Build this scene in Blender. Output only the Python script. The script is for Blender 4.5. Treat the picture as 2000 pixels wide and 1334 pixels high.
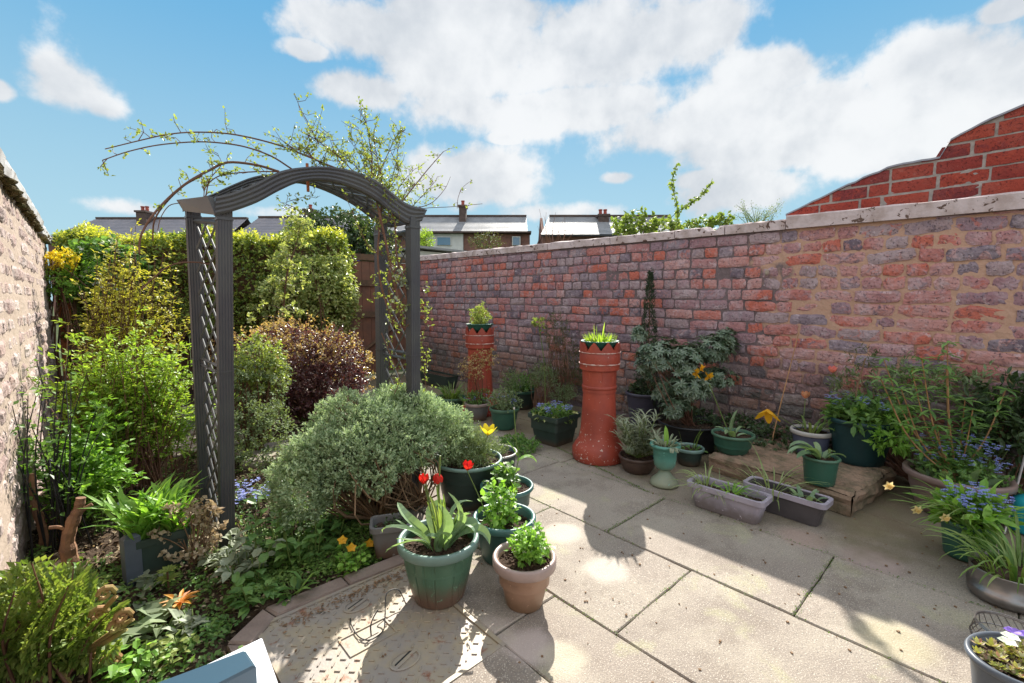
import bpy, math, random
import numpy as np
from mathutils import Vector, Matrix
rad = math.radians
PI = math.pi
for o in list(bpy.data.objects): bpy.data.objects.remove(o, do_unlink=True)
sc = bpy.context.scene
col = sc.collection
rng = np.random.default_rng(7)
random.seed(7)

# ------------------------------------------------------------------ camera
FPX = 890.0
TH = math.atan(820/890); PIT = math.atan(79/890); EYE = 1.15
F0 = np.array([math.sin(TH), math.cos(TH), 0]); RV = np.array([math.cos(TH), -math.sin(TH), 0]); ZV = np.array([0, 0, 1.])
FV = F0*math.cos(PIT)-ZV*math.sin(PIT); UV_ = F0*math.sin(PIT)+ZV*math.cos(PIT)
CP = np.array([0, 0, EYE])
cd = bpy.data.cameras.new('camera'); cam = bpy.data.objects.new('camera', cd); col.objects.link(cam)
cam.location = CP; cam.rotation_euler = (PI/2-PIT, 0, -TH)
cd.sensor_width = 36; cd.lens = 36*FPX/2000; cd.clip_start = 0.02; cd.clip_end = 1000
sc.camera = cam

def ray(x, y): return FV*FPX+RV*(x-1000)-UV_*(y-667)
def gz(x, y, z=0.0):                    # measured photo point -> place on the level z
    r = ray(x, y); return CP+r*((z-EYE)/r[2])
def wX(x, y, X):
    r = ray(x, y); return CP+r*(X/r[0])
def wY(x, y, Y):
    r = ray(x, y); return CP+r*(Y/r[1])
def wD(x, y, w):
    r = ray(x, y); return CP+r*(w/(r@F0))
def dist(p): return (np.asarray(p)-CP)@F0

# ------------------------------------------------------------------ light
SUN = np.array([1.04, .90, 1.0]); SUN /= np.linalg.norm(SUN)
sel = math.asin(SUN[2]); saz = math.atan2(SUN[0], SUN[1])
sl = bpy.data.lights.new('sun', 'SUN'); sl.energy = 4.7; sl.angle = rad(.5); sl.color = (1, .95, .86)
so = bpy.data.objects.new('sun', sl); col.objects.link(so)
so.rotation_euler = Vector(SUN).to_track_quat('Z', 'Y').to_euler()
sc.view_settings.view_transform = 'Standard'; sc.view_settings.look = 'None'
sc.view_settings.gamma = 1; sc.view_settings.exposure = 1.3

class NT:
    def __init__(s, tree): s.t = tree; s.n = tree.nodes; s.l = tree.links
    def new(s, ty, ins=None, **kw):
        nd = s.n.new(ty)
        for k, v in kw.items(): setattr(nd, k, v)
        if ins:
            for k, v in ins.items(): s.put(nd.inputs[k], v)
        return nd
    def put(s, sock, v):
        if isinstance(v, bpy.types.NodeSocket): s.l.new(v, sock)
        elif isinstance(v, bpy.types.Node): s.l.new(v.outputs[0], sock)
        else:
            if isinstance(v, tuple) and len(v) == 3 and sock.type == 'RGBA': v = (*v, 1)
            sock.default_value = v
    def math(s, op, a, b=0.0, c=0.0, clamp=False):
        nd = s.new('ShaderNodeMath', {0: a, 1: b, 2: c}, operation=op, use_clamp=clamp); return nd.outputs[0]
    def vmath(s, op, a, b=(0, 0, 0), scale=None):
        nd = s.new('ShaderNodeVectorMath', {0: a, 1: b}, operation=op)
        if scale is not None: s.put(nd.inputs['Scale'], scale)
        return nd.outputs['Value'] if op in ('LENGTH', 'DISTANCE', 'DOT_PRODUCT') else nd.outputs[0]
    def mix(s, f, a, b, blend='MIX'):
        nd = s.n.new('ShaderNodeMix'); nd.data_type = 'RGBA'; nd.blend_type = blend; nd.clamp_factor = True
        s.put(nd.inputs[0], f); s.put(nd.inputs[6], a); s.put(nd.inputs[7], b); return nd.outputs[2]
    def noise(s, vec, scale, detail=4.0, rough=.55, dist=0.0):
        nd = s.new('ShaderNodeTexNoise', {'Scale': scale, 'Detail': detail, 'Roughness': rough, 'Distortion': dist})
        if vec is not None: s.put(nd.inputs['Vector'], vec)
        return nd.outputs[0]
    def ramp(s, f, stops, interp='LINEAR'):
        nd = s.n.new('ShaderNodeValToRGB'); nd.color_ramp.interpolation = interp
        el = nd.color_ramp.elements
        while len(el) < len(stops): el.new(.5)
        for e, (p, c) in zip(el, stops):
            e.position = p; e.color = (*c, 1) if isinstance(c, tuple) else (c, c, c, 1)
        s.put(nd.inputs[0], f); return nd.outputs[0]
    def smooth(s, x, a, b):
        nd = s.new('ShaderNodeMapRange', {0: x, 1: a, 2: b, 3: 0.0, 4: 1.0}, interpolation_type='SMOOTHSTEP'); return nd.outputs[0]

# sky with clouds: everything is a function of the world direction
w = bpy.data.worlds.new('World'); sc.world = w; w.use_nodes = True
T = NT(w.node_tree); T.n.clear()
sky = T.new('ShaderNodeTexSky', sky_type='NISHITA', sun_disc=False, sun_elevation=sel, sun_rotation=saz, air_density=1.0, dust_density=0.4, ozone_density=2.0)
tc = T.new('ShaderNodeTexCoord').outputs['Generated']
sep = T.new('ShaderNodeSeparateXYZ', {0: tc})
az = T.math('ARCTAN2', sep.outputs[0], sep.outputs[1])
elv = T.math('ARCSINE', sep.outputs[2])
BL = [(750, 60, 170, 80), (950, 120, 240, 110), (1180, 90, 230, 110), (700, 175, 95, 45), (1100, 215, 330, 55), (1500, 150, 130, 60),
      (1420, 230, 330, 75), (1520, 290, 260, 50), (1760, 260, 300, 75), (1800, 130, 140, 60), (1930, 170, 170, 110), (2100, 160, 200, 150), (1340, 60, 110, 60),
      (900, 25, 260, 60), (930, 350, 125, 62), (860, 340, 60, 50), (1430, 372, 140, 46), (1370, 352, 70, 26), (1208, 347, 34, 14), (150, 175, 100, 58), (120, 150, 70, 45), (200, 205, 60, 35), (-10, 172, 40, 22),
      (600, 100, 50, 24), (1975, 15, 60, 26), (985, 268, 36, 14), (530, 415, 120, 20), (270, 408, 110, 18), (1100, 415, 260, 22)]
n1 = T.noise(tc, 7.0, 11.0, .60); n2 = T.noise(tc, 3.2, 5.0, .5)
tot = None
for (bx, by, rx, ry) in BL:
    d = ray(bx, by); d = d/np.linalg.norm(d); dx = ray(bx+rx, by); dx /= np.linalg.norm(dx); dy = ray(bx, by-ry); dy /= np.linalg.norm(dy)
    a0 = math.atan2(d[0], d[1]); e0 = math.asin(d[2])
    ra = abs(math.atan2(dx[0], dx[1])-a0); re = abs(math.asin(dy[2])-e0)
    u = T.math('DIVIDE', T.math('SUBTRACT', az, a0), ra); v = T.math('DIVIDE', T.math('SUBTRACT', elv, e0), re)
    q = T.math('ADD', T.math('MULTIPLY', u, u), T.math('MULTIPLY', v, v))
    gsn = T.math('EXPONENT', T.math('MULTIPLY', q, -.75))
    if by > 400: gsn = T.math('MULTIPLY', gsn, .55)
    tot = gsn if tot is None else T.math('MAXIMUM', tot, gsn)
# unseen bright clouds added overhead and behind the camera to lift the shade
fill_clouds = T.math('MAXIMUM', T.smooth(T.math('ABSOLUTE', T.math('SUBTRACT', az, TH)), 1.05, 1.5), T.smooth(elv, .72, .95))
tot = T.math('MAXIMUM', tot, T.math('MULTIPLY', fill_clouds, T.math('ADD', .35, T.smooth(n2, .4, .6))))
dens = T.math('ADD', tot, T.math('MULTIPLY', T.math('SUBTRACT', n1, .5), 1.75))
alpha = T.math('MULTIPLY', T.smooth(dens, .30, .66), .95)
n1s = T.noise(T.vmath('ADD', tc, (.02, .02, .035)), 7.0, 6.0, .55); n1b = T.noise(tc, 7.0, 6.0, .55)
shade = T.smooth(T.math('ADD', T.math('MULTIPLY', T.math('SUBTRACT', n1b, n1s), 1.3), T.math('ADD', T.math('MULTIPLY', T.math('SUBTRACT', n2, .5), 1.7), T.math('SUBTRACT', .62, T.math('MULTIPLY', T.smooth(dens, .9, 1.5), .28)))), .15, .85)
cloudc = T.mix(fill_clouds, T.mix(shade, (5.5, 5.85, 6.3), (8.2, 8.3, 8.4)), (12.5, 12.5, 12.6))
elf = T.smooth(elv, 0.02, .62)
blue = T.mix(elf, (4.0, 6.2, 7.2), (1.15, 3.9, 6.7))
skyc = T.mix(.93, sky.outputs[0], blue)
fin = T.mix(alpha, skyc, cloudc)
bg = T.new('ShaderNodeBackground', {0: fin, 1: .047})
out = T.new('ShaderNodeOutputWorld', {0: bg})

# ------------------------------------------------------------------ materials
MATS = {}
def newmat(name):
    m = bpy.data.materials.new(name); m.use_nodes = True; t = NT(m.node_tree); t.n.clear()
    o = t.new('ShaderNodeOutputMaterial'); MATS[name] = m
    return m, t, o
def bsdf(t, o, colr, rough=.6, bump=None, bstr=.3, bdist=.01, metal=0.0, spec=.5, **kw):
    p = t.new('ShaderNodeBsdfPrincipled', {'Base Color': colr, 'Roughness': rough, 'Metallic': metal, 'Specular IOR Level': spec})
    for k, v in kw.items(): t.put(p.inputs[k.replace('_', ' ')], v)
    if bump is not None:
        b = t.new('ShaderNodeBump', {'Height': bump, 'Strength': bstr, 'Distance': bdist}); t.put(p.inputs['Normal'], b.outputs[0])
    t.put(o.inputs[0], p.outputs[0]); return p
def objco(t): return t.new('ShaderNodeTexCoord').outputs['Object']
def posco(t): return t.new('ShaderNodeNewGeometry').outputs['Position']
def island(t): return t.new('ShaderNodeNewGeometry').outputs['Random Per Island']

def leafmat(name, cols, rough=.45, trans=.38, tint=(1.25, 1.25, .55), spec=.4, nscale=3.0):
    m, t, o = newmat(name)
    r = island(t); n = len(cols); cols = [tuple(min(.9, x*1.35) for x in cc) for cc in cols]
    c = t.ramp(r, [(i/(max(n-1, 1)), cc) for i, cc in enumerate(cols)])
    nz = t.noise(posco(t), nscale*4, 3.0)
    c = t.mix(t.smooth(nz, .35, .7), c, t.mix(1.0, c, (.66, .70, .62), 'MULTIPLY'))
    p = t.new('ShaderNodeBsdfPrincipled', {'Base Color': c, 'Roughness': rough, 'Specular IOR Level': spec})
    tr = t.new('ShaderNodeBsdfTranslucent', {'Color': t.mix(1.0, c, tint, 'MULTIPLY')})
    mx = t.new('ShaderNodeMixShader', {0: trans, 1: p.outputs[0], 2: tr.outputs[0]})
    t.put(o.inputs[0], mx.outputs[0]); return m
def plain(name, c, rough=.6, var=.25, nscale=8.0, bump=.3, bscale=60.0, bdist=.004, metal=0.0, spec=.4, c2=None, dirt=None, dz=(.0, .1), isl=0.0):
    m, t, o = newmat(name); P = objco(t)
    n = t.noise(P, nscale, 6.0, .6)
    c2 = c2 or tuple(x*(1-var) for x in c)
    cc = t.mix(t.smooth(n, .35, .68), c, c2)
    if isl: cc = t.mix(t.math('MULTIPLY', island(t), isl), cc, tuple(x*.45 for x in c))
    if dirt is not None:               # splashed soil low on the pot, with a ragged upper edge
        z = t.new('ShaderNodeSeparateXYZ', {0: P}).outputs[2]
        zz = t.math('ADD', z, t.math('MULTIPLY', t.math('SUBTRACT', t.noise(P, 14.0, 5.0, .6), .5), .09))
        cc = t.mix(t.math('SUBTRACT', 1.0, t.smooth(zz, dz[0], dz[1])), cc, dirt)
        cc = t.mix(t.smooth(t.noise(P, 55.0, 3.0), .66, .74), cc, tuple(min(1, x*1.8+.04) for x in c))
    h = t.noise(P, bscale, 5.0, .6)
    rr = t.math('ADD', rough-.1, t.math('MULTIPLY', n, .2))
    bsdf(t, o, cc, rr, h, bump, bdist, metal, spec); return m

def brickmat(name, stops, stain=(.55, .5, .5), stainamt=.5, dark=(.06, .05, .06), darkamt=.5, moss=0.0, fleck=True):
    m, t, o = newmat(name); P = posco(t); r = island(t)
    base = t.ramp(r, stops, 'CONSTANT')
    ro = t.math('MULTIPLY', r, 37.0)
    Po = t.vmath('ADD', P, t.new('ShaderNodeCombineXYZ', {0: ro, 1: ro, 2: ro}).outputs[0])
    a = t.noise(Po, 16.0, 7.0, .65, 1.0); b = t.noise(P, 5.5, 6.0, .7); c = t.noise(P, 60.0, 4.0, .6)
    other = t.ramp(t.math('FRACT', t.math('MULTIPLY', r, 7.31)), stops, 'CONSTANT')
    base = t.mix(t.math('MULTIPLY', t.smooth(a, .5, .62), .75), base, other)
    base = t.mix(t.math('MULTIPLY', t.smooth(b, .42, .68), stainamt), base, stain)
    base = t.mix(t.math('MULTIPLY', t.smooth(t.noise(Po, 26.0, 6.0, .75, .6), .56, .66), darkamt), base, dark)
    base = t.mix(t.math('MULTIPLY', t.smooth(t.noise(Po, 45.0, 4.0, .7), .6, .68), .5*stainamt), base, tuple(min(.8, x*1.25) for x in stain))
    if moss:
        z = t.new('ShaderNodeSeparateXYZ', {0: P}).outputs
        mk = t.math('MULTIPLY', t.math('SUBTRACT', 1.0, t.smooth(t.math('ADD', z[2], t.math('MULTIPLY', b, .5)), .45, 1.15)), moss)
        base = t.mix(mk, base, (.07, .085, .04))
    lime = t.smooth(t.noise(P, 13.0, 9.0, .72), .60, .625)
    base = t.mix(t.math('MULTIPLY', lime, .55*stainamt*2), base, tuple(min(.8, x*1.12) for x in stain))
    pits = t.smooth(t.noise(Po, 75.0, 3.0, .6), .60, .68); base = t.mix(t.math('MULTIPLY', pits, .6), base, dark)
    h = t.math('SUBTRACT', t.math('ADD', t.math('MULTIPLY', a, .9), t.math('MULTIPLY', c, .6)), t.math('MULTIPLY', pits, .5))
    bsdf(t, o, base, .9, h, .9, .014, 0, .2); return m

# brick colours
m_brickR = brickmat('brick_purple', [(0, (.31, .17, .19)), (.12, (.40, .19, .19)), (.26, (.24, .18, .215)), (.36, (.44, .17, .15)), (.48, (.35, .25, .26)), (.60, (.49, .14, .10)), (.70, (.29, .19, .22)), (.80, (.47, .23, .21)), (.91, (.16, .12, .15))], (.54, .44, .46), .45, (.10, .07, .09), .7, .55)
m_brickL = brickmat('brick_weathered', [(0, (.31, .22, .20)), (.2, (.40, .31, .28)), (.4, (.25, .18, .165)), (.6, (.43, .35, .32)), (.8, (.34, .24, .21))], (.50, .44, .41), .6, (.16, .12, .11), .6, .0)
m_brickG = brickmat('brick_red', [(0, (.30, .05, .035)), (.3, (.34, .06, .038)), (.6, (.25, .042, .034)), (.85, (.19, .038, .038))], (.36, .14, .11), .25, (.10, .03, .03), .5)
def mk_mortar():
    m, t, o = newmat('mortar_old'); P = posco(t); s = t.new('ShaderNodeSeparateXYZ', {0: P}).outputs
    n = t.noise(P, 3.2, 5.0, .6); n2_ = t.noise(P, 40.0, 5.0, .7)
    e = t.math('ADD', s[1], t.math('MULTIPLY', t.math('SUBTRACT', n, .5), 1.6))
    patch = t.math('MULTIPLY', t.math('SUBTRACT', 1.0, t.smooth(e, 1.15, 1.35)), t.smooth(t.math('ADD', s[2], t.math('MULTIPLY', n, .6)), .75, 1.05))
    grey = t.mix(n2_, (.10, .075, .08), (.24, .18, .185)); org = t.mix(n2_, (.42, .24, .16), (.54, .35, .27))
    bsdf(t, o, t.mix(patch, grey, org), .95, n2_, .8, .01, 0, .1); return m
m_mortR = mk_mortar()
m_mortL = plain('mortar_pale', (.36, .29, .24), .95, .35, 9, .8, 45, .01, spec=.1, c2=(.34, .27, .22))
m_mortG = plain('mortar_grey', (.36, .31, .28), .95, .25, 20, .6, 60, .006, spec=.1)
def mk_coping(name, c, c2, dk, thr):
    m, t, o = newmat(name); P = posco(t)
    n = t.noise(P, 7, 6, .6); d = t.noise(P, 17, 4, .65, .8)
    cc = t.mix(t.smooth(n, .4, .65), c, c2)
    cc = t.mix(t.smooth(d, thr, thr+.03), cc, dk)
    bsdf(t, o, cc, .85, t.noise(P, 70, 5, .7), .5, .006, 0, .2); return m
m_copR = mk_coping('coping_paint', (.56, .46, .46), (.40, .31, .29), (.12, .075, .06), .60)
m_copL = mk_coping('coping_left_stone', (.36, .36, .36), (.22, .21, .20), (.10, .07, .04), .6)
m_moss = plain('moss_brown', (.11, .075, .035), .95, .5, 20, .9, 90, .01, spec=.1, c2=(.06, .06, .02))
def mk_slab():
    m, t, o = newmat('concrete_slab'); P = posco(t)
    r = island(t)
    base = t.mix(r, (.29, .245, .205), (.20, .168, .142))
    base = t.mix(t.smooth(t.noise(P, 2.3, 5, .6), .4, .65), base, (.31, .27, .22))
    base = t.mix(t.math('MULTIPLY', t.smooth(t.noise(P, 4.2, 8, .7), .48, .62), .75), base, (.20, .165, .135))
    base = t.mix(t.math('MULTIPLY', t.smooth(t.noise(P, 3.7, 4, .6, .4), .56, .68), .35), base, (.36, .36, .19))
    sp = t.noise(P, 230, 2, .5); base = t.mix(t.smooth(sp, .57, .66), base, (.45, .40, .34)); base = t.mix(t.smooth(t.noise(P, 150, 2, .5), .58, .68), base, (.19, .165, .145))
    # pale rings where pots once stood, a reddish stain, damp green along the wall
    for (px, py, rr, cc, am) in [(1185, 1112, .1, (.5, .45, .39), .6), (1035, 1262, .085, (.50, .42, .39), .7), (1100, 1285, .08, (.5, .45, .34), .5), (960, 1240, .09, (.47, .40, .36), .5), (1100, 1040, .10, (.5, .45, .39), .6),
                             (1745, 1250, .12, (.44, .40, .24), .4), (1700, 1090, .13, (.37, .28, .26), .7), (1570, 1050, .11, (.34, .24, .2), .6), (760, 1150, .06, (.45, .42, .25), .5)]:
        c = gz(px, py)
        d = t.vmath('DISTANCE', t.vmath('ADD', P, t.new('ShaderNodeCombineXYZ', {0: t.math('MULTIPLY', t.math('SUBTRACT', t.noise(P, 9, 3), .5), .09)}).outputs[0]), tuple(c))
        base = t.mix(t.math('MULTIPLY', t.math('SUBTRACT', 1.0, t.smooth(d, rr*.55, rr*1.25)), am), base, cc)
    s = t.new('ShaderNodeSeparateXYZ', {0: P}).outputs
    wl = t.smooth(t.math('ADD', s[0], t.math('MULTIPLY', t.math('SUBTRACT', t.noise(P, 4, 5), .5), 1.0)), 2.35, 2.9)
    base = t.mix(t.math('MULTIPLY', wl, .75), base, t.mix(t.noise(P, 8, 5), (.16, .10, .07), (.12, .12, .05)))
    pit = t.noise(P, 180, 3, .6)
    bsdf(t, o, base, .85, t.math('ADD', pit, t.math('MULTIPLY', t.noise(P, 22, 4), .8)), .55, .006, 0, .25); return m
m_slab = mk_slab()
m_joint = plain('joint_dirt', (.045, .04, .03), .95, .5, 30, .9, 200, .006, spec=.1, c2=(.05, .06, .02))
m_soil = plain('bed_soil', (.065, .042, .028), .95, .5, 14, 1.0, 90, .02, spec=.15, c2=(.11, .08, .055))
m_potsoil = plain('pot_soil', (.055, .036, .026), .95, .5, 40, 1.0, 160, .012, spec=.15, c2=(.10, .065, .045))
m_grass = plain('far_ground', (.06, .08, .03), .95, .4, 2, .8, 30, .02, spec=.1)
m_arch = plain('arch_grey_plastic', (.05, .05, .06), .42, .15, 5, .15, 150, .001, spec=.5, c2=(.066, .068, .070))
m_lat = plain('trellis_plastic', (.095, .10, .105), .45, .2, 8, .1, 120, .001, spec=.5)
m_wood = plain('fence_wood', (.16, .095, .06), .85, .4, 14, .6, 70, .004, spec=.15, c2=(.10, .07, .05), isl=.3)
m_gate = plain('gate_wood', (.25, .115, .075), .8, .3, 6, .6, 70, .004, spec=.2, c2=(.17, .095, .07), isl=.3)
m_rust = plain('orange_post', (.36, .12, .05), .8, .4, 12, .5, 60, .003, spec=.2)
m_slate = plain('roof_slate', (.21, .20, .225), .7, .25, 1.2, .5, 30, .01, spec=.35, c2=(.26, .24, .26))
m_slateB = plain('roof_slate_pale', (.27, .27, .285), .6, .2, 1.2, .5, 30, .01, spec=.4, c2=(.21, .21, .22))
m_render = plain('white_render', (.6, .6, .58), .8, .12, 3, .3, 40, .01)
m_brickfar = plain('far_brick', (.24, .12, .09), .9, .3, 4, .5, 30, .01, c2=(.17, .09, .075))
m_chim = plain('chimney_brick', (.11, .075, .065), .9, .3, 4, .5, 30, .01)
m_glass = plain('window_glass', (.10, .20, .30), .12, .1, 2, 0, 1, 0, spec=.8)
m_blue = plain('blue_sheet', (.02, .06, .30), .45, .3, 2, .3, 10, .01)
m_terra = plain('chimney_pot_paint', (.33, .055, .03), .55, .15, 7, .5, 50, .003, spec=.45, c2=(.27, .05, .03))
def mk_terra():
    m, t, o = newmat('red_painted_clay'); P = objco(t)
    n = t.noise(P, 6, 5); fl = t.noise(P, 38, 5, .7, .5)
    z = t.new('ShaderNodeSeparateXYZ', {0: P}).outputs[2]
    low = t.math('MULTIPLY', t.math('SUBTRACT', 1.0, t.smooth(z, .02, .5)), .07)
    cc = t.mix(t.smooth(n, .35, .7), (.36, .062, .036), (.26, .045, .03))
    cc = t.mix(t.smooth(t.math('ADD', fl, low), .665, .69), cc, (.6, .5, .44))
    bsdf(t, o, cc, .5, t.noise(P, 45, 5), .4, .004, 0, .45); return m
m_terra = mk_terra()
m_cement = plain('white_cement_lip', (.55, .42, .37), .8, .5, 30, .6, 60, .003, c2=(.34, .10, .07))
m_stem = plain('stem_brown', (.13, .065, .035), .7, .3, 20, .5, 60, .002)
m_stemr = plain('stem_red', (.17, .085, .06), .7, .3, 20, .4, 60, .002, c2=(.13, .06, .03))
m_stemg = plain('stem_green', (.14, .20, .05), .6, .3, 20, .2, 60, .001)
m_root = plain('driftwood', (.27, .14, .075), .85, .4, 14, .9, 40, .01, c2=(.15, .08, .05))
m_cane = plain('bamboo_cane', (.42, .22, .10), .6, .3, 20, .2, 60, .001)
m_litter = plain('dead_leaf', (.30, .19, .11), .9, .4, 9, .4, 60, .002, c2=(.16, .09, .05), isl=.8)
m_log = plain('stone_slab_wood', (.30, .20, .14), .9, .4, 10, 1.0, 35, .012, c2=(.15, .12, .075))
m_black = plain('black_plastic', (.018, .018, .02), .4, .2, 9, .1, 60, .001)
m_white = plain('white_ledge_paint', (.72, .75, .80), .4, .08, 3, .1, 60, .001)
m_slateblue = plain('slate_blue_plastic', (.035, .075, .11), .3, .15, 3, .1, 60, .001, spec=.6)
m_steel = plain('dull_steel', (.32, .30, .29), .32, .3, 6, .25, 60, .002, metal=.85, c2=(.22, .19, .18))
def mk_mh():
    m, t, o = newmat('manhole_metal'); P = posco(t)
    cc = t.mix(t.smooth(t.noise(P, 7, 6, .6), .4, .62), (.30, .265, .235), (.36, .30, .215))
    cc = t.mix(t.smooth(t.noise(P, 11, 6, .7), .57, .68), cc, (.26, .13, .085))
    bsdf(t, o, cc, .55, t.noise(P, 90, 4), .3, .003, .15, .4); return m
m_mh = mk_mh()
m_kerb = plain('kerb_stone', (.27, .21, .18), .9, .3, 8, .6, 80, .005, c2=(.20, .15, .13))
DIRT = (.14, .085, .06)
def potm(name, c, dirt=None, dz=(.0, .1), rough=.42): return plain(name, c, rough, .2, 9, .15, 90, .001, spec=.45, dirt=dirt, dz=dz)
p_green = potm('pot_green', (.07, .15, .095), DIRT, (.02, .13)); p_greenrim = potm('pot_green_rim', (.16, .25, .22))
p_teal = potm('pot_teal', (.03, .085, .075)); p_tealrim = potm('pot_teal_rim', (.055, .15, .14))
p_tan = potm('pot_tan', (.33, .20, .135), (.2, .12, .07), (.0, .09)); p_tanrim = potm('pot_tan_rim', (.36, .27, .245))
p_grey = potm('pot_grey', (.17, .165, .165), DIRT, (.0, .1)); p_dark = potm('pot_darkgreen', (.03, .05, .043), (.07, .05, .035), (.0, .06))
p_aqua = potm('pot_aqua', (.09, .27, .22), (.25, .27, .19), (.02, .2)); p_purp = potm('pot_purple', (.06, .055, .085)); p_blue = potm('pot_blue', (.10, .11, .17)); p_lil = potm('trough_lilac', (.36, .32, .38), (.17, .14, .14), (.02, .08))
p_char = potm('trough_charcoal', (.085, .075, .08)); p_brn = potm('pot_brown', (.075, .045, .035)); p_bowl = potm('bowl_taupe', (.24, .165, .145)); p_slate = potm('pot_slate', (.085, .10, .125)); p_pale = potm('pot_pale_rim', (.5, .47, .44)); p_bgreen = potm('bowl_green', (.035, .14, .105))
p_dteal = potm('tub_teal', (.012, .045, .05)); p_fgreen = potm('pot_forest', (.035, .11, .075))

# leaves
L_hedge = leafmat('leaf_hedge', [(.06, .10, .03), (.16, .22, .05), (.32, .35, .08), (.11, .17, .04)], .4)
L_hedgetop = leafmat('leaf_hedge_tip', [(.44, .44, .06), (.56, .54, .10), (.30, .34, .05)], .4)
L_hedgep = leafmat('leaf_hedge_pale', [(.12, .19, .05), (.34, .38, .14), (.5, .5, .25), (.2, .26, .09)], .4)
L_spring = leafmat('leaf_spring', [(.11, .17, .04), (.17, .23, .06), (.22, .27, .08)], .5, .4)
L_dark = leafmat('leaf_dark', [(.03, .055, .025), (.065, .10, .04), (.045, .075, .035)], .4, .25)
L_lime = leafmat('leaf_lime', [(.17, .28, .035), (.26, .38, .055), (.34, .44, .09), (.12, .22, .03)], .5, .45)
L_yel = leafmat('leaf_yellowgreen', [(.30, .30, .045), (.44, .40, .07), (.22, .24, .05), (.5, .44, .14)], .5, .42)
L_berb = leafmat('leaf_purple', [(.06, .025, .03), (.12, .05, .05), (.08, .03, .04), (.2, .11, .08)], .35, .3, (1.3, .8, .7), .6)
L_berbt = leafmat('leaf_purple_tip', [(.32, .19, .12), (.42, .33, .15), (.24, .12, .09)], .35, .4)
L_sant = leafmat('leaf_greygreen', [(.21, .29, .17), (.33, .41, .25), (.44, .51, .33), (.16, .22, .12)], .7, .3, (1.1, 1.15, .8), .2)
L_santg = leafmat('leaf_sage', [(.14, .19, .10), (.2, .25, .13), (.09, .12, .06)], .7, .3)
L_poppy = leafmat('leaf_fresh', [(.12, .25, .04), (.19, .36, .06), (.27, .44, .09)], .45, .45)
L_herb = leafmat('leaf_herb', [(.07, .15, .04), (.12, .22, .06), (.18, .3, .08)], .45, .4)
L_tulip = leafmat('leaf_tulip', [(.14, .22, .13), (.20, .29, .18), (.24, .33, .15)], .42, .4)
L_strap = leafmat('leaf_strap', [(.10, .17, .04), (.17, .25, .07), (.24, .30, .11)], .4, .4)
L_rose = leafmat('leaf_rose', [(.20, .25, .06), (.29, .33, .10), (.15, .21, .05)], .45, .45)
L_rhod = leafmat('leaf_rhododendron', [(.05, .085, .05), (.09, .135, .08), (.17, .21, .15)], .28, .2, (1.2, 1.2, .6), .8)
L_lav = leafmat('leaf_silver', [(.21, .24, .17), (.30, .33, .24), (.15, .17, .11)], .6, .3, (1.1, 1.1, .7))
L_fern = leafmat('leaf_fern', [(.12, .19, .04), (.2, .27, .06), (.26, .3, .09)], .5, .4)
L_moss = leafmat('leaf_groundcover', [(.06, .12, .025), (.11, .19, .04), (.16, .24, .06)], .6, .35)
L_orange = leafmat('leaf_orange', [(.5, .2, .03), (.6, .3, .05), (.4, .12, .03)], .5, .4, (1.2, .9, .4))
L_feath = leafmat('leaf_feathery', [(.06, .085, .035), (.10, .12, .05), (.10, .07, .045)], .6, .3)
L_con = leafmat('leaf_conifer', [(.02, .04, .018), (.035, .055, .025)], .6, .1)
L_succ = leafmat('leaf_succulent', [(.3, .1, .07), (.42, .4, .32), (.4, .38, .06), (.2, .26, .1), (.5, .36, .3)], .5, .25)
L_dead = leafmat('leaf_dried', [(.34, .26, .17), (.44, .36, .26), (.2, .14, .09)], .8, .35, (1, .9, .7))
def petal(name, a, b): return leafmat(name, [a, b], .5, .4, (1.1, 1, .9))
F_yel = petal('petal_yellow', (.85, .52, .02), (.75, .6, .04)); F_red = petal('petal_red', (.42, .01, .01), (.5, .03, .015)); F_pink = petal('petal_pink', (.7, .16, .14), (.75, .3, .22))
F_org = petal('petal_orange', (.85, .42, .02), (.75, .33, .02)); F_blue = petal('petal_blue', (.20, .24, .55), (.32, .36, .66)); F_white = petal('petal_white', (.7, .72, .68), (.6, .66, .55)); F_pur = petal('petal_purple', (.3, .2, .6), (.2, .12, .5)); F_cream = petal('petal_cream', (.75, .62, .36), (.68, .5, .22)); F_peach = petal('petal_peach', (.75, .28, .16), (.7, .4, .25))

# ------------------------------------------------------------------ object helpers
def tag(o, label=None, cat=None, group=None, kind=None):
    if label: o['label'] = label
    if cat: o['category'] = cat
    if group: o['group'] = group
    if kind: o['kind'] = kind
    return o
def thing(name, label, cat, loc=(0, 0, 0), group=None, rz=0):
    o = bpy.data.objects.new(name, None); col.objects.link(o); o.empty_display_size = .05
    o.location = tuple(loc); o.rotation_euler = (0, 0, rz); return tag(o, label, cat, group)

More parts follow.
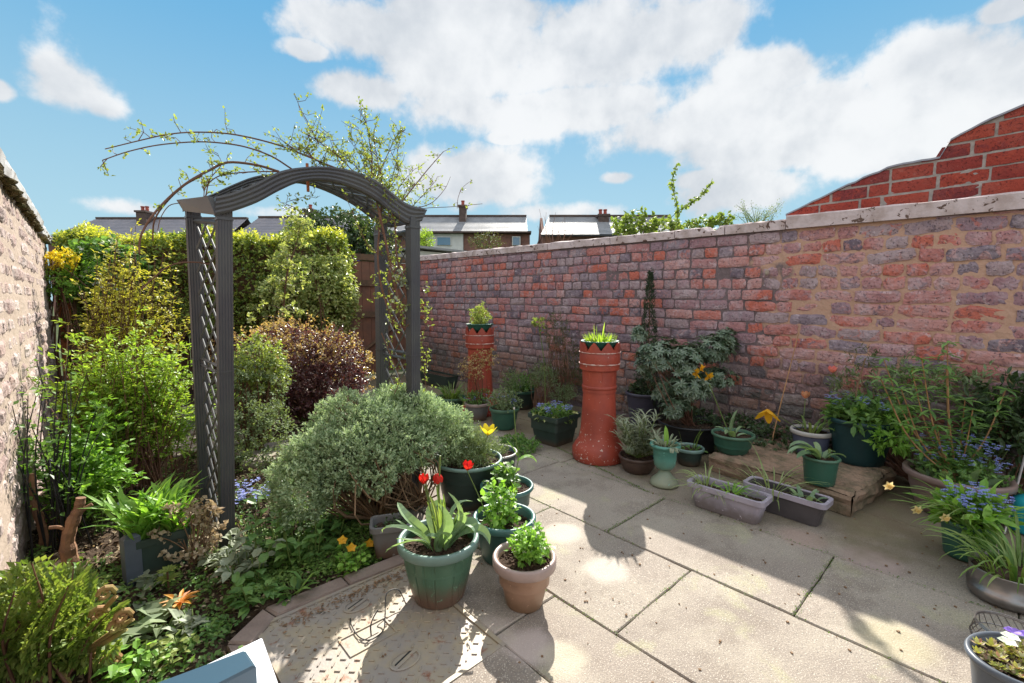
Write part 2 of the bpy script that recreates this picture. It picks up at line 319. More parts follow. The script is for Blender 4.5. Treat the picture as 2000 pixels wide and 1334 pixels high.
class MB:
    """collects vertices and faces; build() links them as one mesh object"""
    def __init__(s): s.V = []; s.F = []; s.n = 0
    def add(s, v, f):
        v = np.asarray(v, float).reshape(-1, 3); s.V.append(v)
        if isinstance(f, np.ndarray): s.F.append((f+s.n).tolist())
        else: s.F.append([[i+s.n for i in q] for q in f])
        s.n += len(v); return s
    def box(s, c, size, rz=0, tilt=None, bev=0.0):
        x, y, z = [d/2 for d in size]
        v = np.array([(a*x, b*y, e*z) for e in (-1, 1) for b in (-1, 1) for a in (-1, 1)], float)
        if bev:                                  # top edges drawn in
            top = v[4:].copy(); v2 = v.copy(); v2[4:, 2] -= bev; ins = top.copy(); ins[:, 0] -= np.sign(ins[:, 0])*bev; ins[:, 1] -= np.sign(ins[:, 1])*bev
            v = np.vstack([v2, ins])
            f = [(0, 2, 3, 1), (0, 1, 5, 4), (1, 3, 7, 5), (3, 2, 6, 7), (2, 0, 4, 6), (4, 5, 9, 8), (5, 7, 11, 9), (7, 6, 10, 11), (6, 4, 8, 10), (8, 9, 11, 10)]
        else: f = [(0, 2, 3, 1), (4, 5, 7, 6), (0, 1, 5, 4), (1, 3, 7, 5), (3, 2, 6, 7), (2, 0, 4, 6)]
        if tilt is not None: v = v @ np.array(Matrix.Rotation(tilt[1], 3, tilt[0]).transposed())
        c_, s_ = math.cos(rz), math.sin(rz); v = v @ np.array([[c_, s_, 0], [-s_, c_, 0], [0, 0, 1]])
        return s.add(v+np.asarray(c, float), f)
    def hexa(s, a, b):
        """two quads (4 points each) joined to a solid"""
        return s.add(list(a)+list(b), [(3, 2, 1, 0), (4, 5, 6, 7), (0, 1, 5, 4), (1, 2, 6, 5), (2, 3, 7, 6), (3, 0, 4, 7)])
    def tube(s, pts, r, k=6, cap=True):
        pts = np.asarray(pts, float); n = len(pts); r = np.broadcast_to(np.asarray(r, float), (n,))
        tn = np.gradient(pts, axis=0); tn /= np.linalg.norm(tn, axis=1)[:, None]+1e-9
        ref = np.array([0, 0, 1.]) if abs(tn[:, 2]).mean() < .8 else np.array([1., 0, 0])
        a = np.cross(tn, ref); a /= np.linalg.norm(a, axis=1)[:, None]+1e-9; b = np.cross(tn, a)
        ang = np.arange(k)/k*2*PI
        v = pts[:, None]+r[:, None, None]*(a[:, None]*np.cos(ang)[None, :, None]+b[:, None]*np.sin(ang)[None, :, None])
        f = [(i*k+j, i*k+(j+1) % k, (i+1)*k+(j+1) % k, (i+1)*k+j) for i in range(n-1) for j in range(k)]
        if cap: f += [tuple(range(k))[::-1], tuple((n-1)*k+j for j in range(k))]
        return s.add(v.reshape(-1, 3), f)
    def lathe(s, prof, k=40, c=(0, 0, 0), sx=1, sy=1, rib=None, closed=False):
        v = []
        for i, (r, z) in enumerate(prof):
            for j in range(k):
                a = j/k*2*PI; rr = r*(1+(rib(a, i) if rib else 0)); v.append((c[0]+rr*math.cos(a)*sx, c[1]+rr*math.sin(a)*sy, c[2]+z))
        n = len(prof)
        f = [(i*k+j, i*k+(j+1) % k, (i+1)*k+(j+1) % k, (i+1)*k+j) for i in range(n-1) for j in range(k)]
        return s.add(v, f)
    def grid(s, fn, nu, nv):
        v = [fn(i/(nu-1), j/(nv-1)) for i in range(nu) for j in range(nv)]
        f = [(i*nv+j, (i+1)*nv+j, (i+1)*nv+j+1, i*nv+j+1) for i in range(nu-1) for j in range(nv-1)]
        return s.add(v, f)
    def leaves(s, P, D, Nn, Ln, Wd, fancy=False, droop=.15):
        P = np.asarray(P, float); m = len(P)
        if m == 0: return s
        D = np.asarray(D, float); D = D/(np.linalg.norm(D, axis=1)[:, None]+1e-9)
        Nn = np.asarray(Nn, float); S = np.cross(D, Nn); S /= np.linalg.norm(S, axis=1)[:, None]+1e-9; N = np.cross(S, D)
        Ln = np.broadcast_to(Ln, (m,))[:, None]; Wd = np.broadcast_to(Wd, (m,))[:, None]
        if fancy:
            T_ = [(0, 0, 0), (.33, 0, -.03), (.68, 0, -.05), (1, 0, -droop), (.25, .42, .06), (.62, .42, .04), (.25, -.42, .06), (.62, -.42, .04)]
            f = [(0, 1, 4), (4, 1, 2, 5), (5, 2, 3), (0, 6, 1), (6, 7, 2, 1), (7, 3, 2)]
        else:
            T_ = [(0, 0, 0), (.45, .5, .08), (1, 0, -droop), (.45, -.5, .08)]; f = [(0, 2, 1), (0, 3, 2)]
        kk = len(T_)
        v = np.stack([P+D*Ln*a+S*Wd*b+N*(Ln*c if c < 0 else Wd*c) for a, b, c in T_], 1).reshape(-1, 3)
        base = (np.arange(m)*kk)
        s.V.append(v)
        for q in f: s.F.append((base[:, None]+np.array(q)[None]+s.n).tolist())
        s.n += len(v); return s
    def ribbon(s, p0, az, L, W, e0=75, e1=-30, seg=6, fold=.25, twist=0, tip=1.0, wob=0.0):
        """a strap leaf: starts at elevation e0 and bends to e1 along its length"""
        p = np.array(p0, float); v = []; h = np.array([math.cos(az), math.sin(az), 0]); sd = np.array([-math.sin(az), math.cos(az), 0])
        for i in range(seg+1):
            t = i/seg; el = rad(e0+(e1-e0)*t**1.4); d = h*math.cos(el)+ZV*math.sin(el); up = np.cross(sd, d)*-1
            wv = W/2*(math.sin(PI*min(1, (t*.82+.14)))**.7 if tip else 1)*(1 if t < .99 else .05)
            tw = twist*t; sdd = sd*math.cos(tw)+up*math.sin(tw)
            v += [p-sdd*wv+up*fold*wv, p, p+sdd*wv+up*fold*wv]
            p = p+d*L/seg+sd*wob*math.sin(t*5)*L*.05
        f = [(i*3+j, i*3+j+1, i*3+j+4, i*3+j+3) for i in range(seg) for j in range(2)]
        return s.add(v, f)
    def build(s, name, mat, parent=None, smooth=False, label=None):
        me = bpy.data.meshes.new(name); V = np.vstack(s.V) if s.V else np.zeros((0, 3)); F = [q for g_ in s.F for q in g_]
        me.from_pydata(V.tolist(), [], F)
        if smooth: me.polygons.foreach_set('use_smooth', [True]*len(me.polygons))
        me.materials.append(mat); me.update()
        o = bpy.data.objects.new(name, me); col.objects.link(o)
        if parent: o.parent = parent
        if label: o['label'] = label
        return o
def copytree(o, loc=None, label=None, rz=None, scale=None, parent=None):
    c = o.copy(); col.objects.link(c)
    if parent is not None: c.parent = parent
    for ch in list(o.children): copytree(ch, parent=c)
    if loc is not None: c.location = tuple(loc)
    if rz is not None: c.rotation_euler = (0, 0, rz)
    if scale is not None: c.scale = (scale,)*3
    if label: c['label'] = label
    return c
def rv(n):
    v = rng.normal(size=(n, 3)); return v/np.linalg.norm(v, axis=1)[:, None]
def curve_pts(pts, n=20):
    """Catmull-Rom through the points"""
    P = [np.asarray(p, float) for p in pts]; P = [2*P[0]-P[1]]+P+[2*P[-1]-P[-2]]; out = []
    seg = len(P)-3
    for i in range(seg):
        a, b, c, d = P[i:i+4]; m = max(2, n//seg)
        for k in range(m):
            t = k/m; out.append(.5*((2*b)+(-a+c)*t+(2*a-5*b+4*c-d)*t*t+(-a+3*b-3*c+d)*t**3))
    out.append(P[-2]); return np.array(out)
def lump(d, seed, amp):
    s = 0
    r = np.random.default_rng(seed)
    for k in range(5):
        a = r.normal(size=3)*2.6; s = s+np.sin(d@a+r.uniform(0, 6))
    return 1+amp*s/2.2
def clusters(blobs, ncl, seed=1, amp=.22, shell=.3, zmin=.02):
    """points on and under the surface of lumpy ellipsoids, with outward directions"""
    vol = np.array([b[3]*b[4]*b[5] for b in blobs])**.67; vol /= vol.sum(); C_ = []; D_ = []
    for i, b in enumerate(blobs):
        n = int(ncl*vol[i])+1; d = rv(n); rr = (1-shell*np.abs(rng.normal(size=n))*.6).clip(.25, 1.05)*lump(d, seed+i, amp)
        C_.append(np.array(b[:3])+d*rr[:, None]*np.array(b[3:6])); D_.append(d/np.array(b[3:6])*min(b[3:6]))
    c = np.vstack(C_); d = np.vstack(D_); k = c[:, 2] > zmin; c = c[k]; d = d[k]
    return c, d/(np.linalg.norm(d, axis=1)[:, None]+1e-9)
def leafcloud(mb, c, d, per, tw, L, W, up=.5, spread=.8, fancy=False, var=.35):
    n = len(c); cc = np.repeat(c, per, 0); dd = np.repeat(d, per, 0)
    ax = dd+np.array([0, 0, up]); ax /= np.linalg.norm(ax, axis=1)[:, None]+1e-9
    t = rng.uniform(-.3, 1, (n*per, 1)); p = cc+ax*t*tw+rv(n*per)*tw*.28
    ld = ax*.6+rv(n*per)*spread; nn = rv(n*per)*.7+np.array([0, 0, 1.])+dd*.5
    l = L*rng.uniform(1-var, 1+var, n*per); mb.leaves(p, ld, nn, l, l*W/L, fancy)
def branches(mb, root, tips, r0=.012, k=4, sag=.1):
    for t in tips:
        m = (root*.45+t*.55)+rng.normal(size=3)*np.linalg.norm(t-root)*sag; m[2] = root[2]+(t[2]-root[2])*rng.uniform(.35, .6)
        mb.tube(curve_pts([root+rng.normal(size=3)*[.02, .02, 0], m, t], 6), np.linspace(r0, r0*.25, 7)[:7], k, False)

# ------------------------------------------------------------------ bricks
def brickwork(a0, a1, zlo, ztop, ch, frame, seed, irr=.004, joint=.012, dep=.004, zoff=lambda a: 0, blen=.235, soft=.006, irr_f=None, hmix=.25):
    """frame(a, z, out) -> world; ztop(a) trims the top course"""
    r = np.random.default_rng(seed); mb = MB(); nu, nw = 8, 5; ci = 0; z = zlo
    zmax = max(ztop(a) for a in np.linspace(a0, a1, 30))
    while z < zmax+.15:
        a = a0-r.uniform(0, blen)
        header = r.random() < .2
        while a < a1:
            L = (blen*.47 if (header or r.random() < hmix) else blen)*r.uniform(.93, 1.07); s0, s1 = max(a, a0), min(a+L, a1)
            a += L+joint*r.uniform(.7, 1.5)
            if s1-s0 < .03: continue
            am = (s0+s1)/2; zt = min(ztop(s0), ztop(s1)); b0 = z+zoff(am); b1 = b0+ch-joint*r.uniform(.8, 1.3)
            if max(ztop(s0), ztop(s1))-b0 < .012 or zt-b0 < -.03: continue
            I = irr*(irr_f(am) if irr_f else 1); dd = r.normal()*dep
            ph = r.uniform(0, 6, 8); hc = (b1-b0)/2; hl = (s1-s0)/2; v = []
            tl = r.normal()*I*.6
            for i in range(nu):
                for j in range(nw):
                    u = -1+2*i/(nu-1); q = -1+2*j/(nw-1)
                    uu = u*hl; qq = q*hc
                    cr = (abs(u)**6*abs(q)**6)
                    uu -= u*cr*I*.9; qq -= q*cr*I*.8
                    uu += I*.5*math.sin(q*2.1+ph[0])*abs(u)+I*.3*math.sin(q*5+ph[5])*abs(u)**3; qq += I*.4*math.sin(u*2.9+ph[1])*abs(q)+I*.35*math.sin(u*6.3+ph[2])*abs(q)+tl*u
                    o_ = dd+I*.35*math.sin(u*3+q*2+ph[3])+I*.3*math.sin(u*7+ph[4]+q*3)
                    if i in (0, nu-1) or j in (0, nw-1): o_ -= soft; uu *= (1 if i not in (0, nu-1) else .985)
                    if i in (0, nu-1) or j in (0, nw-1): uu += r.normal()*I*.32; qq += r.normal()*I*.30; o_ -= abs(r.normal())*I*.4
                    o_ += r.normal()*I*.12
                    v.append(frame(am+uu, min(b0+hc+qq, ztop(am+uu)-.003), o_))
            f = [(i*nw+j, (i+1)*nw+j, (i+1)*nw+j+1, i*nw+j+1) for i in range(nu-1) for j in range(nw-1)]
            bd = [i*nw for i in range(nu)]+[(nu-1)*nw+j for j in range(1, nw)]+[i*nw+nw-1 for i in range(nu-2, -1, -1)]+[j for j in range(nw-2, 0, -1)]
            m = len(v)
            for q_ in bd:
                i, j = divmod(q_, nw); ab = am+(-1+2*i/(nu-1))*hl*.98; v.append(frame(ab, min(b0+hc+(-1+2*j/(nw-1))*hc*.97, ztop(ab)-.003), -.05))
            kk = len(bd); f += [(bd[x], m+x, m+(x+1) % kk, bd[(x+1) % kk]) for x in range(kk)]
            mb.add(v, f)
        z += ch; ci += 1
    return mb
def mortar_sheet(a0, a1, z0, ztop, frame, depth, step=.035, seed=3):
    r = np.random.default_rng(seed); nu = int((a1-a0)/step)+2; nv = int(1.8/step)+2; mb = MB()
    ph = r.uniform(0, 6, 12); fq = r.normal(size=(6, 2))*14
    def fn(s, t):
        a = a0+(a1-a0)*s; zt = ztop(a); z = z0+(zt-z0)*t
        n = sum(math.sin(fq[k, 0]*a+fq[k, 1]*z+ph[k]) for k in range(6))/6
        return frame(a, z, depth(a, z)+n*.005+r.normal()*.0012)
    return mb.grid(fn, nu, nv)

# ================================================================== GROUND
g0 = MB(); g0.box((0, 0, -.30), (600, 600, .2)); tag(g0.build('ground', m_grass), kind='structure')
# bed soil: lumpy, rising gently towards the back
def inbed(x, y): return (x < .30 and y > .2) or (y > 1.80 and x < 1.06) or (y > 2.22 and x < 1.25) or (y > 2.72 and x < 1.81)
def bedz(x, y): return (-.09 if not inbed(x, y) else 0)+ -.012+.02*math.sin(x*7+1)*math.sin(y*6)+.012*math.sin(x*23+y*9)+.012*math.sin(y*27-x*11)+.03*min(1, max(0, (y-1.9)/1.5))
bm_ = MB(); bm_.grid(lambda s, t: (lambda x, y: (x, y, bedz(x, y)+rng.normal()*.006))(-.28+2.75*s, .2+7.2*t), 120, 300)
tag(bm_.build('bed_soil', m_soil, smooth=True), kind='structure')
# paving: base sheet, kerb and slabs
pv = MB(); pv.box((3.0, 0.5, -.03), (1.86, 12.4, .04)); pv.box((1.21, -1.9, -.03), (1.72, 7.28, .04)); pv.box((1.57, 2.25, -.0315), (1.0, 1.1, .037))
tag(pv.build('paving_base', m_joint), kind='structure')
sl_ = MB()
def slab(x0, x1, y0, y1, h=0.0):
    j = .0035; r = rng.normal(size=4)*.0008
    j = .0026; xs = [x0+j, x1-j]; ys = [y0+j, y1-j]; nx = max(2, int((x1-x0)/.08)); ny = max(2, int((y1-y0)/.08))
    cx, cy = (x0+x1)/2, (y0+y1)/2; hx, hy = (xs[1]-xs[0])/2, (ys[1]-ys[0])/2; tl = rng.normal(size=2)*.0012
    ring = []; v = []; P = nx*2+ny*2
    per = [(-1+2*i/nx, -1) for i in range(nx)]+[(1, -1+2*i/ny) for i in range(ny)]+[(1-2*i/nx, 1) for i in range(nx)]+[(-1, 1-2*i/ny) for i in range(ny)]
    wob = rng.normal(size=(P, 2))*.0012
    for lay, (ins, z) in enumerate([(0, -.045), (0, -.004), (.004, 0.0)]):
        for k, (a, b) in enumerate(per):
            x = cx+a*(hx-ins)+wob[k, 0]; y = cy+b*(hy-ins)+wob[k, 1]; v.append((x, y, z+h+(tl[0]*a+tl[1]*b if lay else 0)))
    f = [(l*P+k, l*P+(k+1) % P, (l+1)*P+(k+1) % P, (l+1)*P+k) for l in range(2) for k in range(P)]+[tuple(2*P+k for k in range(P))]
    sl_.add(v, f)
for ya, yb in [(-3.0, -1.96), (-1.96, -1.15), (-1.15, -.34), (-.34, .46), (.46, 1.29), (1.29, 2.12), (2.12, 2.95), (2.95, 3.8), (3.8, 4.6), (4.6, 5.5), (5.5, 6.45)]: slab(1.83, 2.41, ya, yb)
for ya, yb in [(-3.0, -1.6), (-1.6, -.77), (-.77, .05), (.05, .85), (.85, 1.66), (1.66, 2.5)]: slab(1.27, 1.83, ya, yb)
for ya, yb in [(-3.0, -1.2), (-1.2, -.4), (-.4, .42), (.42, 1.13), (1.13, 1.76)]: slab(.955, 1.27, ya, yb)
for ya, yb in [(-3.0, -2.0), (-2.0, -1.2), (-1.2, -.3), (-.3, .42), (.42, 1.08)]: slab(.36, .955, ya, yb)
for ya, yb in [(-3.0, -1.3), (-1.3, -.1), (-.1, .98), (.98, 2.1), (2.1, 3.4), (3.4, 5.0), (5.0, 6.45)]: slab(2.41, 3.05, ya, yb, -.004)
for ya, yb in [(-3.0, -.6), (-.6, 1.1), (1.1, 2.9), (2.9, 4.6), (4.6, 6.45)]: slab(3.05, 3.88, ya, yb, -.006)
slab(1.08, 1.27, 1.76, 2.2, -.002); slab(1.27, 1.83, 2.5, 2.7, -.004)
tag(sl_.build('patio', m_slab), kind='structure')
# stone path through the arch
pt = MB()
for (x, y, a, b) in [(.62, 4.2, .55, .5), (.7, 4.85, .5, .6), (.72, 5.5, .55, .55), (.95, 3.6, .5, .45)]: pt.box((x, y, .03), (a, b, .05), rz=rng.normal()*.05, bev=.006)
tag(pt.build('garden_path', m_slab), kind='structure')
# kerb: raised edging of the bed with a cut corner
kb = MB()
def kpoly(pts, z0, z1, b=.008):
    n = len(pts); c = np.mean(pts, 0); ins = [np.array(p)+(c-np.array(p))/np.linalg.norm(c-np.array(p))*b for p in pts]
    v = [(*p, z0) for p in pts]+[(*p, z1-b) for p in pts]+[(*p, z1) for p in ins]
    f = [(l*n+k, l*n+(k+1) % n, (l+1)*n+(k+1) % n, (l+1)*n+k) for l in range(2) for k in range(n)]+[tuple(2*n+k for k in range(n))]
    return v, f
for pts in ([(.43, 1.735), (.70, 1.73), (.70, 1.80), (.41, 1.805)], [(.705, 1.73), (.985, 1.715), (.985, 1.79), (.705, 1.80)], [(.325, 1.64), (.425, 1.735), (.405, 1.805), (.27, 1.70)], [(.31, 1.12), (.36, 1.12), (.325, 1.635), (.265, 1.69)], [(.31, .3), (.355, .3), (.36, 1.115), (.31, 1.115)]):
    kb.add(*kpoly(pts, -.06, .012))
tag(kb.build('kerb', m_kerb), kind='structure')

# manhole cover: frame, plate, tread, badge, lifting slots
mh = thing('manhole_cover', 'worn metal manhole cover with raised tread pattern set in the paving beside the bed kerb', 'manhole cover', (.655, 1.40, 0))
q = MB()
hx, hy = .285, .315
q.box((0, 0, -.012), (2*hx, 2*hy, .02)); q.build('cover_plate', m_mh, mh)
q = MB()
for s in (-1, 1): q.box((s*(hx+.009), 0, -.006), (.016, 2*hy+.036, .02)); q.box((0, s*(hy+.009), -.006), (2*hx-.002, .016, .02))
q.build('cover_frame', m_mh, mh)
q = MB(); k = 0
for i in range(17):
    for j in range(19):
        x = -hx+.03+i*.0325; y = -hy+.025+j*.0335; k = (i+j) % 2
        if (abs(x+.02) < .085 and abs(y-.02) < .05) or math.hypot(x-.02, y+.16) < .062 or math.hypot(x-.02, y-.2) < .062: continue
        q.box((x, y, -.0003), (.019, .0055, .004), rz=PI/4 if k else -PI/4, bev=.0012)
q.build('tread_pattern', m_mh, mh)
q = MB()
for (x, y, a, b) in [(-.02, .068, .17, .006), (-.02, -.028, .17, .006), (-.102, .02, .006, .09), (.062, .02, .006, .09)]: q.box((x, y, 0), (a, b, .004))
q.box((-.02, .02, -.001), (.07, .012, .003)); q.build('badge_panel', m_mh, mh)
for yy in (-.16, .2):
    q = MB(); prof = [(.052, -.002), (.052, .002), (.046, .003), (.044, -.001)]
    q.lathe(prof, 28, (.02, yy, 0), 1, .72); q.box((.02, yy, .0005), (.09, .012, .005), rz=.3); q.build('lifting_ring', m_mh, mh)
    q = MB(); q.box((.02, yy+.012, -.0008), (.07, .006, .003), rz=.3); q.build('lifting_slot', m_black, mh)

# ================================================================== RIGHT WALL
XR = 3.89
dzR = lambda a: .10*(1-math.exp(-max(a, -.5)/3))
ztR = lambda a: 1.665+.019*a
frR = lambda a, z, o: (XR-o, a, z)
wr = thing('brick_wall', 'long old wall of purple and red bricks with pale coping behind the pots', 'brick wall', (0, 0, 0))
brickwork(-1.4, 6.62, -.02, ztR, .088, frR, 11, irr=.0042, joint=.010, dep=.0035, soft=.0035, zoff=dzR, blen=.235, irr_f=lambda a: 1.5 if a < 1.35 else 1.0).build('bricks', m_brickR, wr)
mort = mortar_sheet(-1.4, 6.62, -.06, lambda a: ztR(a)+.004, frR, lambda a, z: (-.0085 if (a < 1.35 and z > .85) else -.011))
mort.build('mortar', m_mortR, wr)
q = MB(); q.hexa([(XR+.045, -1.4, -.2), (XR+.28, -1.4, -.2), (XR+.28, 6.6, -.2), (XR+.045, 6.6, -.2)], [(XR+.045, -1.4, 1.6), (XR+.28, -1.4, 1.6), (XR+.28, 6.6, 1.75), (XR+.045, 6.6, 1.75)])
q.build('wall_core', m_mortL, wr)
yc = [-1.4, -.35, 1.17, 1.62, 2.06, 2.75, 3.6, 4.5, 5.5, 6.66]
for i in range(len(yc)-1):
    y0, y1 = yc[i]+.004, yc[i+1]-.004; near = y1 < 1.3
    hh = .095 if near else .075; ov = .03 if near else .018; q = MB(); n = 12
    sec = [(XR-ov, 0), (XR-ov-.002, hh-.008), (XR-ov+.008, hh), (XR+.12, hh+.018), (XR+.31, hh-.01), (XR+.31, 0)]
    v = []
    for k in range(n+1):
        y = y0+(y1-y0)*k/n; z = ztR(y)
        for m, (x, dz) in enumerate(sec): v.append((x+rng.normal()*.0016, y, z+dz+(rng.normal()*.003 if m in (2, 3) else 0)-(.03 if (i == 3 and k in (2, 3, 4) and 1 <= m <= 3) else 0)))
    P = 6; f = [(a*P+b, a*P+(b+1) % P, (a+1)*P+(b+1) % P, (a+1)*P+b) for a in range(n) for b in range(P)]+[tuple(range(P))[::-1], tuple(n*P+b for b in range(P))]
    q.add(v, f); q.build('coping_stone', m_copR, wr)
q = MB(); q.lathe([(.0, .0), (.016, .0), (.02, .012), (.014, .022), (0, .024)], 12); st = q.build('stone_stub', m_mortL, wr); st.location = wX(1499, 532, XR-.012); st.rotation_euler = (0, -PI/2, 0); st.scale = (1.2, .9, 1)

# red brick gable of the neighbour's outbuilding
XG = 4.24
gb = thing('red_brick_gable', 'bright red brick gable with stepped sloping top behind the near right wall', 'gable wall', (0, 0, 0))
gp = [wX(x, y, XG) for x, y in [(1535, 420), (1650, 365), (1740, 325), (1838, 308), (1840, 283), (1920, 240), (2000, 205), (2300, 70)]]
gy = [p[1] for p in gp][::-1]; gzv = [p[2] for p in gp][::-1]
ztG = lambda a: float(np.interp(a, gy, gzv))
frG = lambda a, z, o: (XG-o, a, z)
brickwork(-1.4, gp[0][1], 1.45, ztG, .092, frG, 5, irr=.0012, joint=.012, dep=.0015, blen=.23, soft=.002, hmix=.05).build('bricks', m_brickG, gb)
mortar_sheet(-1.4, gp[0][1]-.01, 1.3, lambda a: ztG(a)-.004, frG, lambda a, z: -.005).build('mortar', m_mortG, gb)
q = MB(); ys = np.linspace(-1.4, gp[0][1], 60); v = []
for y in ys:
    z = ztG(y)-.005; v += [(XG+.012, y, .5), (XG+.2, y, .5), (XG+.2, y, z), (XG+.012, y, z)]
q.add(v, [(a*4+b, a*4+(b+1) % 4, (a+1)*4+(b+1) % 4, (a+1)*4+b) for a in range(59) for b in range(4)]+[(3, 2, 1, 0), (236, 237, 238, 239)]); q.build('wall_core', m_mortG, gb)
q = MB(); v = []
for y in ys:
    z = ztG(y)-.004+rng.normal()*.002; v += [(XG-.012, y, z), (XG+.22, y, z), (XG+.22, y, z+.012), (XG-.004, y, z+.014)]
q.add(v, [(a*4+b, a*4+(b+1) % 4, (a+1)*4+(b+1) % 4, (a+1)*4+b) for a in range(59) for b in range(4)]+[(3, 2, 1, 0), (236, 237, 238, 239)]); q.build('verge_mortar', m_slate, gb)

# ================================================================== LEFT WALL
XL = -.28
frL = lambda a, z, o: (XL+o, a, z)
wl = thing('brick_wall', 'sunlit bleached brick wall with a mossy stone coping along the left edge', 'brick wall', (0, 0, 0))
brickwork(-1.0, 6.3, -.03, lambda a: 1.72, .086, frL, 21, irr=.005, joint=.012, dep=.004, blen=.235, soft=.008, hmix=.45).build('bricks', m_brickL, wl)
mortar_sheet(-1.0, 6.3, -.06, lambda a: 1.725, frL, lambda a, z: -.004).build('mortar', m_mortL, wl)
q = MB(); q.box((XL-.165, 2.65, .8), (.23, 7.3, 1.8)); q.build('wall_core', m_mortL, wl)
yc = [-1.0, .6, 2.0, 3.1, 4.35, 5.3, 6.34]
for i in range(6):
    y0, y1 = yc[i]+.004, yc[i+1]-.004; q = MB(); n = 10; v = []
    dzc = -.03 if i == 5 else 0
    for k in range(n+1):
        y = y0+(y1-y0)*k/n; e = .012 if k in (0, n) else 0
        for (x, z) in [(XL+.04-e, 1.725), (XL+.045-e, 1.775), (XL+.03-e, 1.81), (XL-.12, 1.835-e), (XL-.3, 1.80), (XL-.3, 1.725)]: v.append((x+rng.normal()*.002, y, z+dzc+rng.normal()*.002))
    P = 6; f = [(a*P+b, a*P+(b+1) % P, (a+1)*P+(b+1) % P, (a+1)*P+b) for a in range(n) for b in range(P)]+[tuple(range(P))[::-1], tuple(n*P+b for b in range(P))]
    q.add(v, f); q.build('coping_stone', m_copL, wl)
q = MB()
for i in range(260):
    y = rng.uniform(1.5, 6.2); s = rng.uniform(.012, .03); q.lathe([(0, -s*.5), (s*.8, -s*.2), (s, s*.2), (.4*s, s*.6), (0, s*.7)], 6, (XL+.012+rng.normal()*.008, y, 1.715+rng.normal()*.008), 1, 1.5)
q.build('moss', m_moss, wl)['kind'] = 'stuff'

# ================================================================== HOUSES BEYOND
def house(name, label, x0, x1, wd, yr, ye, mat, wallmat, depth=8, hipL=0, hipR=0, group=None, chim=(), gableL=0):
    """a terrace roof seen side on; pixel columns x0..x1 give its ends at distance wd"""
    r0 = (x0-1000)/FPX*wd; r1 = (x1-1000)/FPX*wd; c = RV*((r0+r1)/2)+F0*wd; c[2] = -.2
    h = thing(name, label, 'house', c, group, rz=-TH)
    hl = (r1-r0)/2; zr = EYE+.2+(588-yr)*(wd+depth*.35)/FPX; ze = EYE+.2+(588-ye)*wd/FPX; d2 = depth*.7
    q = MB(); q.box((0, d2/2, ze/2), (2*hl-.3, d2-.4, ze)); q.build('wall', wallmat, h)
    if gableL:
        q = MB(); q.add([(-hl+.12, .2, ze), (-hl+.12, d2-.2, ze), (-hl+.12, d2/2, zr-.1), (-hl+.3, .2, ze), (-hl+.3, d2-.2, ze), (-hl+.3, d2/2, zr-.1)], [(0, 1, 2), (3, 5, 4), (0, 2, 5, 3), (1, 4, 5, 2), (0, 3, 4, 1)]); q.build('gable', wallmat, h)
    q = MB()
    n = 14; m = int(2*hl/.9)+2
    def rf(s, t, sg):     # slates laid in courses
        x = -hl+2*hl*s; k = t; xx = x+(hipL*k*(1-s) - hipR*k*s)
        return (xx, (d2/2*k if sg > 0 else d2-d2/2*k)-(.25*(1-k))*sg, ze+(zr-ze)*k+.012*((i_ % 2)))
    for sg in (1, -1):
        v = []
        for i_ in range(n):
            for e in (0, 1):
                k = (i_+e)/n; zz = ze+(zr-ze)*k+(.03 if e == 0 else 0); y = (d2/2*k-.3*(1-k)) if sg > 0 else d2-d2/2*k+.3*(1-k)
                for s in np.linspace(0, 1, m): x = -hl+2*hl*s+(hipL*k*(1-s)-hipR*k*s); v.append((x, y, zz))
        R_ = 2*n
        q.add(v, [(a*m+b, a*m+b+1, (a+1)*m+b+1, (a+1)*m+b) for a in range(R_-1) for b in range(m-1)])
    rfo = q.build('roof', mat, h)
    q = MB(); q.box(((hipL-hipR)/2, d2/2, zr+.04), (2*hl-hipL-hipR, .3, .14)); q.build('ridge_tiles', m_chim, rfo)
    q = MB(); q.box((0, -.36, ze-.06), (2*hl, .12, .12)); q.build('gutter', m_black, rfo)
    for (cx, cw, ytop, pots) in chim:
        xx = (cx-1000)/FPX*wd; xx = xx-(r0+r1)/2; zt = EYE+.2+(588-ytop)*(wd+depth*.3)/FPX
        q = MB(); q.box((xx, d2/2-.6, (zt+zr-1)/2), (cw, .9, zt-zr+1.0)); q.box((xx, d2/2-.6, zt+.04), (cw+.16, 1.06, .14)); ch = q.build('chimney', m_chim, rfo)
        for k in range(pots):
            q = MB(); q.lathe([(.13, 0), (.11, .3), (.14, .32), (.14, .4), (.1, .4), (.1, .1)], 12, (xx+(k-(pots-1)/2)*.34, d2/2-.6, zt+.1)); q.build('chimney_pot', m_terra, ch)
    return h, r0, r1, hl, ze, zr
HG = None
hA = house('terraced_house', 'long grey slate roof with a stubby chimney above the left of the hedge', 98, 452, 34, 431, 472, m_slate, m_brickfar, hipL=1.6, chim=[(253, .75, 421, 2)])
